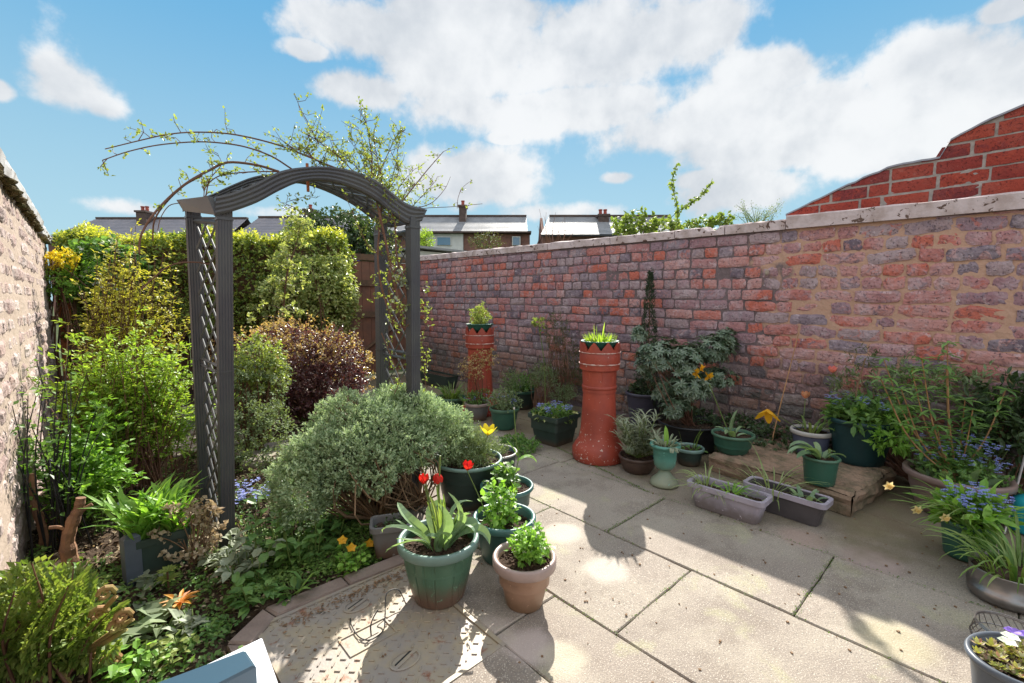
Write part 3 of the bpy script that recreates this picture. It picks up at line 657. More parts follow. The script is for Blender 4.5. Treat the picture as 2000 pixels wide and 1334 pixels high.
# valley roof in front of the chimney
q = MB(); xx = (240-1000)/FPX*34-(hA[1]+hA[2])/2; q.add([(xx-2.6, -1.0, 4.8), (xx+.6, -1.0, 4.8), (xx+.3, -1.0, 5.75), (xx-.1, 2.2, 6.15), (xx+.6, 2.2, 6.15), (xx-2.6, 2.2, 4.8)], [(0, 1, 2), (0, 2, 3, 5), (1, 4, 3, 2)]); q.build('valley_roof', m_black, hA[0])
house('terraced_house', 'grey slate roof seen through the arch above the hedge', 460, 700, 34, 429, 472, m_slate, m_brickfar, hipL=.6, chim=[(590, .7, 418, 1)])
hB, r0, r1, hl, ze, zr = house('terraced_house', 'pale slate roofed house with tall chimney and white walled window right of the arch', 740, 1030, 33, 427, 461, m_slateB, m_brickfar, chim=[(900, .5, 411, 1)])
u0 = lambda px: (px-1000)/FPX*33-(r0+r1)/2
zz = lambda py: EYE+.2+(588-py)*33/FPX
q = MB(); q.box(((u0(838)+u0(908))/2, -.35, (zz(462)+zz(500))/2), (u0(908)-u0(838), .7, zz(462)-zz(500))); q.build('white_wall', m_render, hB)
q = MB(); q.box(((u0(908)+u0(1034))/2, -.3, (zz(462)+zz(500))/2), (u0(1034)-u0(908)-.02, .55, zz(462)-zz(500))); q.build('brick_wall_front', m_brickfar, hB)
q = MB(); q.box(((u0(836)+u0(1036))/2, -.5, zz(460)), (u0(1036)-u0(836), 1.2, .12)); q.build('flat_roof', m_chim, hB)
for a, b in ((858, 886), (1000, 1016)):
    q = MB(); q.box(((u0(a)+u0(b))/2, -.73, (zz(467)+zz(484))/2), (u0(b)-u0(a), .06, zz(467)-zz(484))); wn = q.build('window', m_render, hB)
    q = MB(); q.box(((u0(a+2)+u0(b-2))/2, -.78, (zz(469)+zz(483))/2), (u0(b-2)-u0(a+2), .05, zz(469)-zz(483))); q.build('pane', m_glass, wn)
house('terraced_house', 'pale slate roofed house with a brick gable beyond the middle of the right wall', 1055, 1330, 31, 427, 462, m_slateB, m_brickfar, gableL=1, hipL=.8, chim=[(1186, .7, 428, 2)])
# low garage
p0 = wY(815, 485, 9.3); p1 = wY(950, 489, 9.3)
gr = thing('garage', 'low pale rendered garage just over the far end of the right wall', 'garage', (0, 0, 0))
q = MB(); q.box(((p0[0]+p1[0])/2, 10.3, p0[2]/2-.03), (p1[0]-p0[0], 2, p0[2]-.04)); q.build('wall', m_render, gr)
q = MB(); q.box(((p0[0]+p1[0])/2, 10.25, p0[2]), (p1[0]-p0[0]+.2, 2.3, .05), tilt=('Y', .015)); q.build('roof', m_slateB, gr)
# blue sheet
p0 = wY(622, 470, 9.0); p1 = wY(702, 474, 9.0); q = MB()
q.grid(lambda s, t: (p0[0]+(p1[0]-p0[0])*s, 9+1.4*t, p0[2]-.02-.35*abs(t-.5)-.16*(s-.35)**2), 16, 8); q.grid(lambda s, t: (p0[0]+(p1[0]-p0[0])*s, 9, p0[2]-.19-.16*(s-.35)**2-t*.12), 16, 2)
bs = thing('sheeted_shelter', 'blue tarpaulin roof of a shelter just over the right part of the hedge', 'shelter'); q.build('tarpaulin', m_blue, bs)
q = MB()
for s in (.05, .95):
    for t in (.1, .9): q.tube([(p0[0]+(p1[0]-p0[0])*s, 9+1.4*t, -.2), (p0[0]+(p1[0]-p0[0])*s, 9+1.4*t, p0[2]-.3)], .03)
q.build('posts', m_wood, bs)

# ================================================================== FENCE, GATE, POST
fy = 6.95
fe = thing('board_fence', 'low dark timber fence under the hedge at the end of the garden', 'fence'); q = MB()
for i in range(21): q.box((-.2+i*.145, fy+rng.normal()*.004, .62+rng.normal()*.01), (.138, .02, 1.24))
q.build('boards', m_wood, fe); q = MB(); q.box((1.2, fy-.03, .95), (3.1, .04, .08)); q.box((1.2, fy-.03, .3), (3.1, .04, .08)); q.build('rails', m_wood, fe)
GX0, GX1 = wY(692, 500, 6.55)[0]-.1, 3.86
gt = thing('garden_gate', 'brown boarded garden gate in the gap between hedge and right wall', 'gate', (0, 0, 0)); q = MB(); nb = 7; gw = (GX1-GX0-.12)/nb
for i in range(nb): q.box((GX0+.06+gw*(i+.5), 6.55, .90), (gw-.006, .022, 1.68), bev=.002)
q.build('boards', m_gate, gt); q = MB()
for z in (1.42, .95, .3):
    q.box(((GX0+GX1)/2, 6.52, z), (GX1-GX0-.14, .03, .09)); q.build('ledge', m_wood, gt); q = MB()
q = MB(); q.tube([(GX0+.1, 6.51, .34), (GX1-.12, 6.51, .92)], .03, 4); q.build('brace', m_wood, gt)
q = MB(); q.box((GX0, 6.55, .9), (.09, .09, 1.84)); q.build('gate_post', m_wood, gt); q = MB(); q.box(((GX0+GX1)/2, 6.56, 1.80), (GX1-GX0+.1, .1, .09)); q.build('lintel', m_wood, gt)
q = MB(); q.box((GX0-.22, 6.3, .47), (.05, .05, 1.0), tilt=('Y', .04)); q.build('leaning_post', m_rust, gt)
q = MB(); q.box((XL+.09, 6.25, .75), (.09, .07, 1.6)); po = thing('timber_post', 'orange brown timber post at the far end of the left wall', 'post'); q.build('post', m_rust, po); q = MB(); q.box((XL+.16, 6.22, .6), (.03, .05, 1.2)); q.build('batten', m_wood, po)

# ================================================================== HEDGE AND TREES BEHIND
def box_pts(x0, x1, y0, y1, z0, z1, n, sd=0):
    f = rng.random(n); p = np.zeros((n, 3)); d = np.zeros((n, 3)); A = [(x1-x0)*(z1-z0), (x1-x0)*(y1-y0), (y1-y0)*(z1-z0)]; tt = sum(A)
    for i in range(n):
        x, y, z = rng.uniform(x0, x1), rng.uniform(y0, y1), rng.uniform(z0, z1)
        if f[i] < A[0]/tt: y = y0; d[i] = (0, -1, .1)
        elif f[i] < (A[0]+A[1])/tt: z = z1; d[i] = (0, 0, 1)
        else: x = x1; d[i] = (1, 0, .1)
        p[i] = (x, y, z)
    wob = np.sin(p[:, 0]*5+sd)*np.sin(p[:, 2]*6+sd*2)*.06+np.sin(p[:, 0]*13+p[:, 2]*11)*.035
    return p+d*(wob[:, None]+rng.normal(size=(n, 1))*.03), d
hz = lambda x, z: (.10*(x+.2)-.07)*min(1, max(0, (z-.9)/.9))
hd = thing('clipped_hedge', 'tall clipped yellow green hedge across the end of the garden', 'hedge', (0, 0, 0))
z1 = 1.80
q = MB(); q.grid(lambda s, t: ((lambda x, k: (x, 6.38+.05*math.sin(x*5+k*9)+.02*math.sin(x*19), .80+(z1-.06-.80+hz(x, z1))*k))(-.2+2.85*s, t)), 50, 16); q.grid(lambda s, t: (-.2+2.85*s, 6.38+.5*t, z1-.06+hz(-.2+2.85*s, z1)+.01*math.sin(s*50)), 50, 5); q.grid(lambda s, t: (2.65, 6.38+.5*s, .8+(z1-.86)*t), 5, 12)
q.grid(lambda s, t: (-.2+2.85*s, 6.38+.5*t, .80), 10, 3); q.build('dark_core', m_stem, hd)  # solid brown core sheets standing in for the shade inside the hedge
c, d = box_pts(-.22, 2.68, 6.28, 6.9, .74, z1, 5600); c[:, 2] += [hz(x, z) for x, z in zip(c[:, 0], c[:, 2])]; q = MB(); leafcloud(q, c, d, 5, .045, .038, .025, .3, .8); q.build('leaves', L_hedge, hd)
c, d = box_pts(-.22, 2.68, 6.25, 6.85, z1-.01, z1+.01, 1300, 2); d[:] = (0, -.2, 1); c[:, 2] += [hz(x, 1.8) for x in c[:, 0]]; q = MB(); leafcloud(q, c, d, 5, .05, .034, .022, .9, .7); q.build('top_leaves', L_hedgetop, hd)
sh = thing('variegated_shrub', 'pale leaved variegated shrub covering the right end of the hedge', 'shrub', (0, 0, 0))
blobs = [(2.05, 6.05, 1.35, .55, .25, .38), (2.42, 6.15, 1.2, .28, .25, .5), (2.25, 6.15, 1.52, .42, .22, .22), (1.75, 6.1, 1.2, .4, .22, .3)]
c, d = clusters(blobs, 1900, 31, .2); q = MB(); leafcloud(q, c, d, 5, .05, .042, .028, .4); q.build('leaves', L_hedgep, sh)
q = MB(); branches(q, np.array([2.0, 6.4, 0]), c[:30], .014); q.build('stems', m_stem, sh)
# yellow-flowered shrub hanging over the left wall end
y1_ = thing('flowering_shrub', 'shrub with yellow flower tuft at the end of the left wall', 'shrub', (0, 0, 0))
c, d = clusters([(*wY(112, 552, 5.9), .14, .2, .12), (*wY(150, 535, 6.0), .15, .2, .16)], 420, 41); q = MB(); leafcloud(q, c, d, 7, .04, .03, .012, .5); q.build('leaves', L_poppy, y1_)
c, d = clusters([(*wY(122, 508, 5.8), .1, .12, .065)], 130, 42); q = MB(); leafcloud(q, c, d, 6, .03, .024, .014, .5); q.build('flowers', F_yel, y1_)['kind'] = 'stuff'
q = MB(); branches(q, wY(118, 560, 6.0)*[1, 1, 0], c[:14], .012); q.build('stems', m_stem, y1_)
y2_ = thing('white_flowered_climber', 'dark leaved climber with white flowers on the left part of the hedge', 'climber', (0, 0, 0))
c, d = clusters([(*wY(205, 510, 6.1), .28, .15, .18), (*wY(185, 540, 6.1), .2, .15, .2)], 330, 43); q = MB(); leafcloud(q, c, d, 4, .06, .06, .045, .3, .7, True); q.build('leaves', L_herb, y2_)
sel_ = c[rng.choice(len(c), 46, False)]+[0, -.05, 0]; q = MB(); leafcloud(q, sel_, np.tile([0, -1, .3], (46, 1)), 4, .02, .04, .03, .2, 1.2); q.build('flowers', F_white, y2_)['kind'] = 'stuff'
q = MB(); branches(q, np.array([.2, 6.3, 0]), c[:16], .012); q.build('stems', m_stem, y2_)

def tree(name, label, base, blobs, ncl, per, L, W, mat, barkr=.08, nb=26, tw=.12, amp=.25, seed=1, fancy=False, shell=.45, group=None):
    t = thing(name, label, 'tree', (0, 0, 0), group); c, d = clusters(blobs, ncl, seed, amp, shell, -9)
    q = MB(); leafcloud(q, c, d, per, tw, L, W, .4, .9, fancy); q.build('crown', mat, t)
    q = MB(); b = np.array(base, float); top = np.mean([x[:3] for x in blobs], 0); q.tube(curve_pts([b, b*.5+top*.5+[.05, 0, 0], top], 10), np.linspace(barkr, barkr*.4, 11)[:11], 8)
    branches(q, b*.55+top*.45, c[:nb], barkr*.3); q.build('trunk', m_stem, t); return t
pp = wY(660, 440, 11); tree('dark_tree', 'dark evergreen tree seen through the right side of the arch', (pp[0], 11, -.2), [(pp[0], 11, pp[2]-.35, .85, .7, .7), (wY(610, 465, 11)[0], 11, pp[2]-.4, .6, .5, .35), (wY(725, 455, 11)[0], 11, pp[2]-.35, .6, .5, .5)], 1500, 7, .085, .05, L_dark, seed=51)
pp = wX(1250, 430, 4.32); tree('bright_tree', 'fresh green leafy tree top showing above the middle of the right wall', (4.45, pp[1]-.1, -.2), [(*(pp+[0, 0, -.09]), .14, .18, .13), (*wX(1222, 440, 4.35), .12, .12, .07), (*wX(1300, 442, 4.3), .13, .13, .06), (*wX(1375, 440, 5.6), .18, .2, .05), (*wX(1410, 434, 5.6), .12, .1, .06)], 190, 7, .048, .036, L_spring, .03, seed=52, tw=.05, fancy=True)
bt = col.objects['bright_tree']; q = MB(); q2 = MB()
for pts in ([(1322, 445), (1322, 400), (1312, 360), (1322, 322)], [(1310, 425), (1335, 405), (1365, 385), (1388, 358)]):
    cv = curve_pts([wX(x, y, 4.32) for x, y in pts], 22); q.tube(cv, .0035, 5, False)
    for p in cv[4:]:
        k = 5; q2.leaves(p+rv(k)*.014, rv(k)+[0, 0, -.4], rv(k)+[0, 0, .6], .036, .028, True)
q.build('shoots', m_stemg, bt); q2.build('shoot_leaves', L_spring, bt)
tw_ = thing('bare_twiggy_tree', 'sparse pale twiggy tree top above the right wall left of the gable', 'tree', (0, 0, 0)); q = MB(); q2 = MB(); b = wX(1478, 450, 9.5)
q.tube([b*[1, 1, 0]+[0, 0, -.2], b], .03)
for i in range(34):
    e = wX(rng.uniform(1432, 1530), rng.uniform(392, 430), 9.5+rng.normal()*.3); cv = curve_pts([b+[0, rng.normal()*.1, -.2], (b+e)/2+rv(1)[0]*.06, e], 8); q.tube(cv, np.linspace(.007, .002, len(cv)), 4, False)
    for p in cv[3:]: q2.leaves(p+rv(4)*.04, rv(4), rv(4), .028, .015)
q.build('trunk', m_stemg, tw_); q2.build('crown', L_santg, tw_)
# thin bare bush in front of the gable end house
bb = thing('bare_bush', 'thin leafless bush above the coping in front of the far slate roof', 'bush', (0, 0, 0)); q = MB(); b = wX(1085, 500, 5.0)
for i in range(12):
    e = wX(rng.uniform(1050, 1130), rng.uniform(405, 455), 5.0+rng.normal()*.2); cv = curve_pts([b, (b+e)/2+rv(1)[0]*.08, e], 8); q.tube(cv, np.linspace(.008, .002, len(cv)), 4, False)
q.tube([b*[1, 1, 0]+[0, 0, -.2], b], .02); q.build('branches', m_stemr, bb)
pp = wX(950, 472, 5.4); tree('reddish_bush', 'small reddish brown bush in front of the far brick wall', (pp[0], pp[1], -.2), [(*pp, .3, .25, .12)], 150, 6, .03, .02, L_feath, .03, seed=58, tw=.06)
pp = wY(832, 470, 10.5); tree('small_green_bush', 'small green bush between the arch and the white walled house', (pp[0], pp[1], -.2), [(*pp, .14, .2, .3)], 150, 6, .05, .03, L_lime, .03, seed=59, tw=.06)

# ================================================================== GARDEN ARCH
ar = thing('garden_arch', 'dark grey plastic garden arch with trellis sides and an arched lattice top', 'garden arch', (0, 0, 0))
FLb, FLt = gz(447, 1078), wY(438, 424, 2.37)
YF, YB = 2.40, 2.76
FLb = np.array([FLb[0], YF, 0]); FLt = wY(437, 404, YF); FRt = wY(806, 424, 2.22); FRb = np.array([wY(806, 900, 2.22)[0], 2.22, .0])
RLt = wY(376, 402, YB); RLb = np.array([wY(402, 960, YB)[0], YB, .0]); RRt = wY(743, 440, 2.60); RRb = np.array([wY(748, 880, 2.60)[0], 2.60, 0])
def post(b, t):
    q = MB(); W_ = .057; ax = (t-b)/np.linalg.norm(t-b); n = 17     # ribbed face: section with shallow flutes
    sec = []
    for sx, sy, ex, ey in ((-1, -1, 1, -1), (1, -1, 1, 1), (1, 1, -1, 1), (-1, 1, -1, -1)):
        for k in range(10):
            t_ = k/10; fl = .0022 if (k % 2) else 0
            x = sx+(ex-sx)*t_; y = sy+(ey-sy)*t_; nn = np.array([(sy+ey)/2 if False else 0, 0.])
            ox = (-fl if (sx == ex == 1) else fl if (sx == ex == -1) else 0); oy = (fl if (sy == ey == -1) else -fl if (sy == ey == 1) else 0)
            sec.append((x*W_/2+ox, y*W_/2+oy))
    P = len(sec); v = [(b[0]+x, b[1]+y, b[2]-.02) for x, y in sec]+[(t[0]+x, t[1]+y, t[2]) for x, y in sec]
    q.add(v, [(k, (k+1) % P, P+(k+1) % P, P+k) for k in range(P)]+[tuple(P+k for k in range(P))])
    o = q.build('post', m_arch, ar)
    for f_, e_, h_ in ((.53, .004, .006), (.965, .006, .012)): q = MB(); q.box(b+(t-b)*f_, (W_+e_, W_+e_, h_)); q.build('joint_collar', m_arch, o)
    return o
for b, t in ((FLb, FLt), (FRb, FRt), (RLb, RLt), (RRb, RRt)): post(b, t)
# curved top rails: outline measured on the photograph, given its own depth and thickness
topF = [(420, 385), (455, 377), (500, 358), (545, 336), (590, 328), (640, 327), (690, 336), (735, 356), (775, 388), (800, 402), (826, 408)]
botF = [(420, 420), (455, 412), (505, 394), (550, 370), (590, 354), (640, 352), (690, 366), (730, 386), (768, 417), (798, 436), (824, 432)]
def rail(top, bot, Y0, Y1, dep, name='arched_rail', bow=.0):
    n = 44; q = MB(); A = curve_pts([wY(x, y, Y0+(Y1-Y0)*i/10) for i, (x, y) in enumerate(top)], 44); B = curve_pts([wY(x, y, Y0+(Y1-Y0)*i/10) for i, (x, y) in enumerate(bot)], 44)
    v = []; K = 9; n = len(A)
    for i in range(n):
        row = []
        for k in range(K):
            t = k/(K-1); p = A[i]*(1-t)+B[i]*t; row.append(p+[0, -(.018*(1-t)+.004*(k % 2)), 0])
        bk = [B[i]+[0, dep, 0], A[i]+[0, dep, 0]]
        v += row+bk
    P = K+2; q.add(v, [(a*P+b, a*P+(b+1) % P, (a+1)*P+(b+1) % P, (a+1)*P+b) for a in range(n-1) for b in range(P)]+[tuple(range(P))[::-1], tuple((n-1)*P+b for b in range(P))])
    q.build(name, m_arch, ar); return A, B
AF, BF = rail(topF, botF, YF-.035, 2.19, .03)
topR = [(358, 392), (405, 383), (450, 363), (495, 346), (540, 340), (590, 338), (640, 350), (690, 370), (730, 395), (752, 415), (772, 424)]
botR = [(358, 412), (405, 402), (450, 384), (495, 366), (540, 358), (590, 357), (640, 372), (690, 397), (722, 420), (748, 438), (770, 444)]
AR, BR = rail(topR, botR, YB+.02, 2.64, .03)
def sidecap(f0, f1, r0, r1, out, name='side_fascia'):
    # flared board between front and rear rails over the side panel
    q = MB(); q.hexa([f0, r0, r1, f1], [p+out for p in (f0, r0, r1, f1)]); q.build(name, m_arch, ar)
a, b, c, d = AF[0], BF[0], AR[0], BR[0]
o = np.array([-.028, 0, 0]); z3 = np.array([0, 0, .03]); q = MB()
q.hexa([a+o, c+o, d, b], [a+o+[.02, 0, 0], c+o+[.02, 0, 0], d+[.02, 0, 0], b+[.02, 0, 0]]); q.build('side_fascia', m_arch, ar)
a, b, c, d = AF[-1], BF[-1], AR[-1], BR[-1]; o = -o; q = MB()
q.hexa([a+o, b, d, c+o], [a+o-[.02, 0, 0], b-[.02, 0, 0], d-[.02, 0, 0], c+o-[.02, 0, 0]]); q.build('side_fascia', m_arch, ar)
# roof lattice between rails
q = MB(); n = len(BF); mid = lambda i, t: (BF[i]*.6+AF[i]*.4+[0, .03, 0])*(1-t)+(BR[i]*.6+AR[i]*.4+[0, .0, 0])*t
st_ = 3; span = 4
for i in range(3, n-3, st_):
    for sg in (1, -1):
        j = min(max(i+sg*span, 0), n-1); q.tube([mid(i, 0), mid((i+j)//2, .5)+[0, 0, .002*sg], mid(j, 1)], .0055, 4)
q.build('roof_lattice', m_lat, ar)
for i in (9, n//2, n-10): q = MB(); q.tube([mid(i, 0)+[0, 0, -.012], mid(i, 1)+[0, 0, -.012]], .009, 4); q.build('roof_batten', m_arch, ar)
def sidetrellis(fb, ft, rb, rt, nm):
    q = MB(); P = lambda s, z: ((fb*(1-z)+ft*z)*(1-s)+(rb*(1-z)+rt*z)*s)
    e0, e1 = .11, .89; m = 9; dzz = 1/m/1.0
    for k in range(-3, 16):
        for sg in (1, -1):
            z0 = .02+k*.068; z1 = z0+sg*.17
            s0, s1 = e0, e1
            if z0 < .02 or z0 > .95 or z1 < .02 or z1 > .95: 
                za, zb = np.clip(z0, .02, .95), np.clip(z1, .02, .95)
                if (za == zb): continue
                f0_, f1_ = (za-z0)/(z1-z0), (zb-z0)/(z1-z0); s0, s1 = e0+(e1-e0)*f0_, e0+(e1-e0)*f1_; z0, z1 = za, zb
            q.tube([P(s0, z0)+[.003*sg, 0, 0], P(s1, z1)+[.003*sg, 0, 0]], .005, 4)
    q.build('side_trellis', m_lat, ar)
    q = MB(); 
    for zz_ in (.515, .535): q.tube([P(.08, zz_), P(.92, zz_)], .008, 4)
    q.build('cross_bar', m_lat, ar); q = MB(); q.tube([P(.08, .955), P(.92, .955)], .012, 4); q.build('head_bar', m_lat, ar)
sidetrellis(FLb, FLt, RLb, RLt, 'l'); sidetrellis(FRb, FRt, RRb, RRt, 'r')
q = MB(); pk = wY(601, 352, 2.37); q.tube([pk+[0, 0, .08], pk+[0, 0, -.055]], .007, 6); q.build('hanging_peg', m_rust, ar)

# ================================================================== CLIMBING ROSE
ro = thing('climbing_rose', 'climbing rose with long arching thorny canes and tiny spring leaves over the arch', 'climbing rose', (0, 0, 0))
q = MB(); lf = MB(); lfb = MB()
def cane(pts, Y, r0=.008, r1=.002, leafy=1.0, tw=.10, mat=None, n=40, up=.3, big=1.0, skip=0.1):
    Ys = Y if isinstance(Y, (list, tuple)) else [Y]*len(pts)
    cv = curve_pts([wY(x, y, Ys[i]) for i, (x, y) in enumerate(pts)], n); q.tube(cv, np.linspace(r0*.72, r1, len(cv)), 5, False)
    for i in range(int(len(cv)*skip), len(cv)):
        if rng.random() < .8*leafy:
            p = cv[i]; d = rv(1)[0]*[1, .8, 1]+[0, 0, up]; L_ = tw*rng.uniform(.3, 1.0); m = p+d*L_*.5+rv(1)[0]*.015; e = p+d*L_
            q.tube([p, m, e], [.0018, .0014, .0008], 3, False)
            k = int(4+L_*50); pos = np.array([p*(1-t)+e*t for t in rng.uniform(.25, 1.05, k)])+rv(k)*.008
            lf.leaves(pos, rv(k)+d*.6, rv(k)+[0, 0, .8], rng.uniform(.011, .021, k)*big, rng.uniform(.009, .014, k)*big)
cane([(690, 340), (640, 322), (600, 305), (540, 282), (460, 263), (390, 258), (330, 262), (270, 275), (205, 291)], 2.4, .007, leafy=.55, tw=.11)
cane([(570, 330), (530, 305), (480, 287), (430, 279), (380, 277), (310, 283), (250, 296), (200, 313)], 2.45, .006, leafy=.35, tw=.10)
cane([(545, 335), (500, 322), (445, 317), (410, 332), (370, 354), (330, 386), (295, 425), (275, 462), (272, 495)], 2.5, .009, .004, leafy=.25, tw=.09)
cane([(395, 343), (360, 362), (325, 395), (302, 430), (298, 470)], 2.52, .006, .003, leafy=.1)
cane([(560, 336), (510, 335), (460, 338), (425, 345), (402, 365), (398, 385)], 2.5, .005, .002, leafy=.7, tw=.08)
cane([(402, 383), (410, 350), (432, 322), (425, 300)], 2.5, .004, .001, leafy=1, tw=.07, n=14)
cane([(352, 396), (330, 402), (314, 425), (308, 450)], 2.55, .003, .0015, leafy=.05, n=14)
cane([(622, 280), (605, 245), (588, 215), (575, 182)], 2.45, .004, .001, leafy=.45, tw=.07, n=18)
cane([(720, 380), (727, 320), (722, 280), (715, 240), (700, 215)], 2.4, .006, .001, leafy=1.1, tw=.10)
cane([(760, 400), (745, 350), (735, 300), (728, 262)], 2.38, .005, .001, leafy=1.3, tw=.12)
cane([(730, 360), (758, 300), (775, 265), (792, 253)], 2.4, .005, .001, leafy=.6, tw=.08)
cane([(745, 400), (765, 350), (776, 300), (770, 262)], 2.42, .004, .001, leafy=.6, tw=.08)
cane([(780, 400), (800, 375), (832, 335), (866, 296)], 2.35, .006, .002, leafy=.45, tw=.10)
cane([(800, 420), (830, 407), (880, 404), (942, 398)], 2.35, .0035, .0015, leafy=.12, tw=.05, n=16)
cane([(795, 410), (840, 398), (868, 370), (880, 345)], 2.38, .004, .001, leafy=.6, tw=.09, n=16)
cane([(893, 407), (895, 385), (905, 365), (922, 352)], 2.3, .0025, .001, leafy=.5, tw=.05, n=10)
cane([(640, 330), (600, 300), (560, 285)], 2.4, .004, .001, leafy=1.3, tw=.13)
cane([(700, 345), (660, 305), (620, 275), (600, 262)], 2.42, .004, .001, leafy=1.3, tw=.13)
for (x0, y0, x1, y1_e) in [(720, 370, 680, 270), (740, 380, 700, 250), (765, 400, 810, 330), (750, 380, 760, 290), (690, 350, 640, 260), (735, 350, 705, 280), (775, 415, 820, 360), (790, 420, 850, 355), (720, 360, 655, 300)]:
    cane([(x0, y0), ((x0+x1)/2+rng.normal()*10, (y0+y1_e)/2+rng.normal()*8), (x1, y1_e)], 2.36+rng.uniform(0, .2), .004, .001, leafy=1.25, tw=.10, n=22)
cane([(825, 850), (822, 790), (815, 730), (800, 660), (782, 600), (768, 540), (755, 480), (742, 420), (735, 390)], [2.28, 2.28, 2.28, 2.26, 2.25, 2.25, 2.25, 2.25, 2.3], .010, .006, leafy=.8, tw=.10, n=60)
cane([(800, 640), (790, 560), (775, 500), (770, 430), (748, 380), (732, 350)], 2.24, .007, .004, leafy=.9, tw=.12, n=50)
cane([(760, 600), (745, 560), (738, 500), (742, 440), (745, 400)], 2.3, .008, .005, leafy=.6, tw=.11)
cane([(748, 500), (720, 480), (700, 440), (682, 400)], 2.3, .004, .001, leafy=1, tw=.08, n=20)
cane([(742, 545), (760, 610), (790, 640), (818, 600)], 2.22, .005, .002, leafy=1.1, tw=.09, n=24)
cane([(812, 700), (830, 640), (828, 600), (832, 560)], 2.22, .0035, .001, leafy=1, tw=.05, n=24)
cane([(815, 830), (832, 780), (830, 720), (836, 690)], 2.22, .0035, .001, leafy=1, tw=.05, n=24)
cane([(600, 560-140), (575, 405), (560, 395), (610, 380)], 2.62, .003, .001, leafy=1.1, tw=.07, n=18)
cane([(275, 565), (330, 520), (380, 512), (425, 520)], 2.6, .005, .003, leafy=.1, n=16)
cane([(745, 650), (765, 700), (780, 740), (770, 770)], 2.24, .004, .002, leafy=.8, tw=.06, n=16)
# blossom-white young leaves low on the arch
for _ in range(14):
    p = wY(rng.uniform(760, 815), rng.uniform(480, 610), 2.22); k = 4; lfb.leaves(p+rv(k)*.008, rv(k), rv(k), .025, .02)
q.build('canes', m_stemr, ro); lf.build('leaves', L_rose, ro); lfb.build('pale_young_leaves', L_lav, ro)

# ================================================================== SHRUBS IN THE BED
def shrub(name, label, cat, blobs, ncl, per, L, W, mat, seed, tw=.05, amp=.2, shell=.35, root=None, nb=40, br=.008, bm=m_stem, up=.5, spread=.8, zmin=.02, fancy=False, stems='branches', bs=.1):
    t = thing(name, label, cat, (0, 0, 0)); c, d = clusters(blobs, ncl, seed, amp, shell, zmin)
    q = MB(); leafcloud(q, c, d, per, tw, L, W, up, spread, fancy); q.build('foliage', mat, t)
    if root is not None: q = MB(); branches(q, np.array(root, float), c[:nb], br, sag=bs); q.build(stems, bm, t)
    return t, c, d
# big grey green shrub
bl = [(1.02, 2.30, .45, .24, .24, .19), (.84, 2.24, .36, .20, .2, .16), (.70, 2.24, .25, .15, .16, .15), (1.26, 2.27, .48, .22, .22, .19), (1.42, 2.18, .41, .16, .18, .15), (1.14, 2.14, .43, .22, .18, .16), (1.34, 2.38, .5, .17, .18, .14), (.95, 2.10, .36, .17, .15, .14)]
sn, c, d = shrub('silver_shrub', 'large rounded grey green shrub spilling through the arch beside the right post', 'shrub', bl, 9000, 9, .019, .0085, L_sant, 61, .028, .22, .24, (1.2, 2.28, 0), 150, .007, m_stem, .9, .5, .13, bs=.12)
q = MB(); branches(q, np.array([1.05, 2.15, .0]), c[200:320], .006, 4, .2); branches(q, np.array([1.32, 2.2, .0]), c[320:420], .006, 4, .2); q.build('bare_twigs', m_litter, sn)
# purple berberis
bp_ = wY(590, 740, 4.5)
bl = [(1.37, 4.5, .52, .42, .38, .40), (1.72, 4.45, .48, .30, .34, .36), (1.05, 4.45, .50, .30, .3, .34), (1.5, 4.35, .35, .45, .3, .3)]
bb_, c, d = shrub('purple_shrub', 'rounded dark purple leaved shrub with bronze tips behind the grey green shrub', 'shrub', bl, 2500, 8, .026, .018, L_berb, 62, .05, .16, .25, (1.45, 4.5, 0), 60)
c2, d2 = clusters([(1.37, 4.46, .60, .43, .4, .37), (1.72, 4.43, .52, .31, .34, .35), (1.05, 4.43, .55, .3, .3, .33)], 1150, 63, .16, .06); k = (d2[:, 2] > .05) | (d2[:, 0] > .7); q = MB(); leafcloud(q, c2[k], d2[k], 7, .05, .024, .016, .6); q.build('bronze_tips', L_berbt, bb_)
# lime shrub left of it
p = wY(500, 760, 3.7)
shrub('small_leaved_shrub', 'pale yellow green small leaved bush just right of the front arch post', 'shrub', [(wY(495, 720, 3.9)[0], 3.9, .62, .2, .2, .2), (wY(490, 790, 3.7)[0], 3.7, .42, .22, .2, .25), (wY(500, 860, 3.4)[0], 3.4, .25, .22, .2, .24)], 900, 8, .022, .012, L_santg, 64, .05, .2, .3, (wY(495, 800, 3.7)[0], 3.7, 0), 40)
shrub('fresh_bush', 'bright yellow green young bush between the arch post and the purple shrub', 'shrub', [(wY(500, 705, 3.95)[0], 3.85, .70, .16, .14, .16), (wY(525, 740, 3.8)[0], 3.8, .58, .13, .12, .14)], 240, 8, .026, .018, L_rose, 65, .05, .2, .3, (wY(500, 800, 3.85)[0], 3.85, 0), 20)
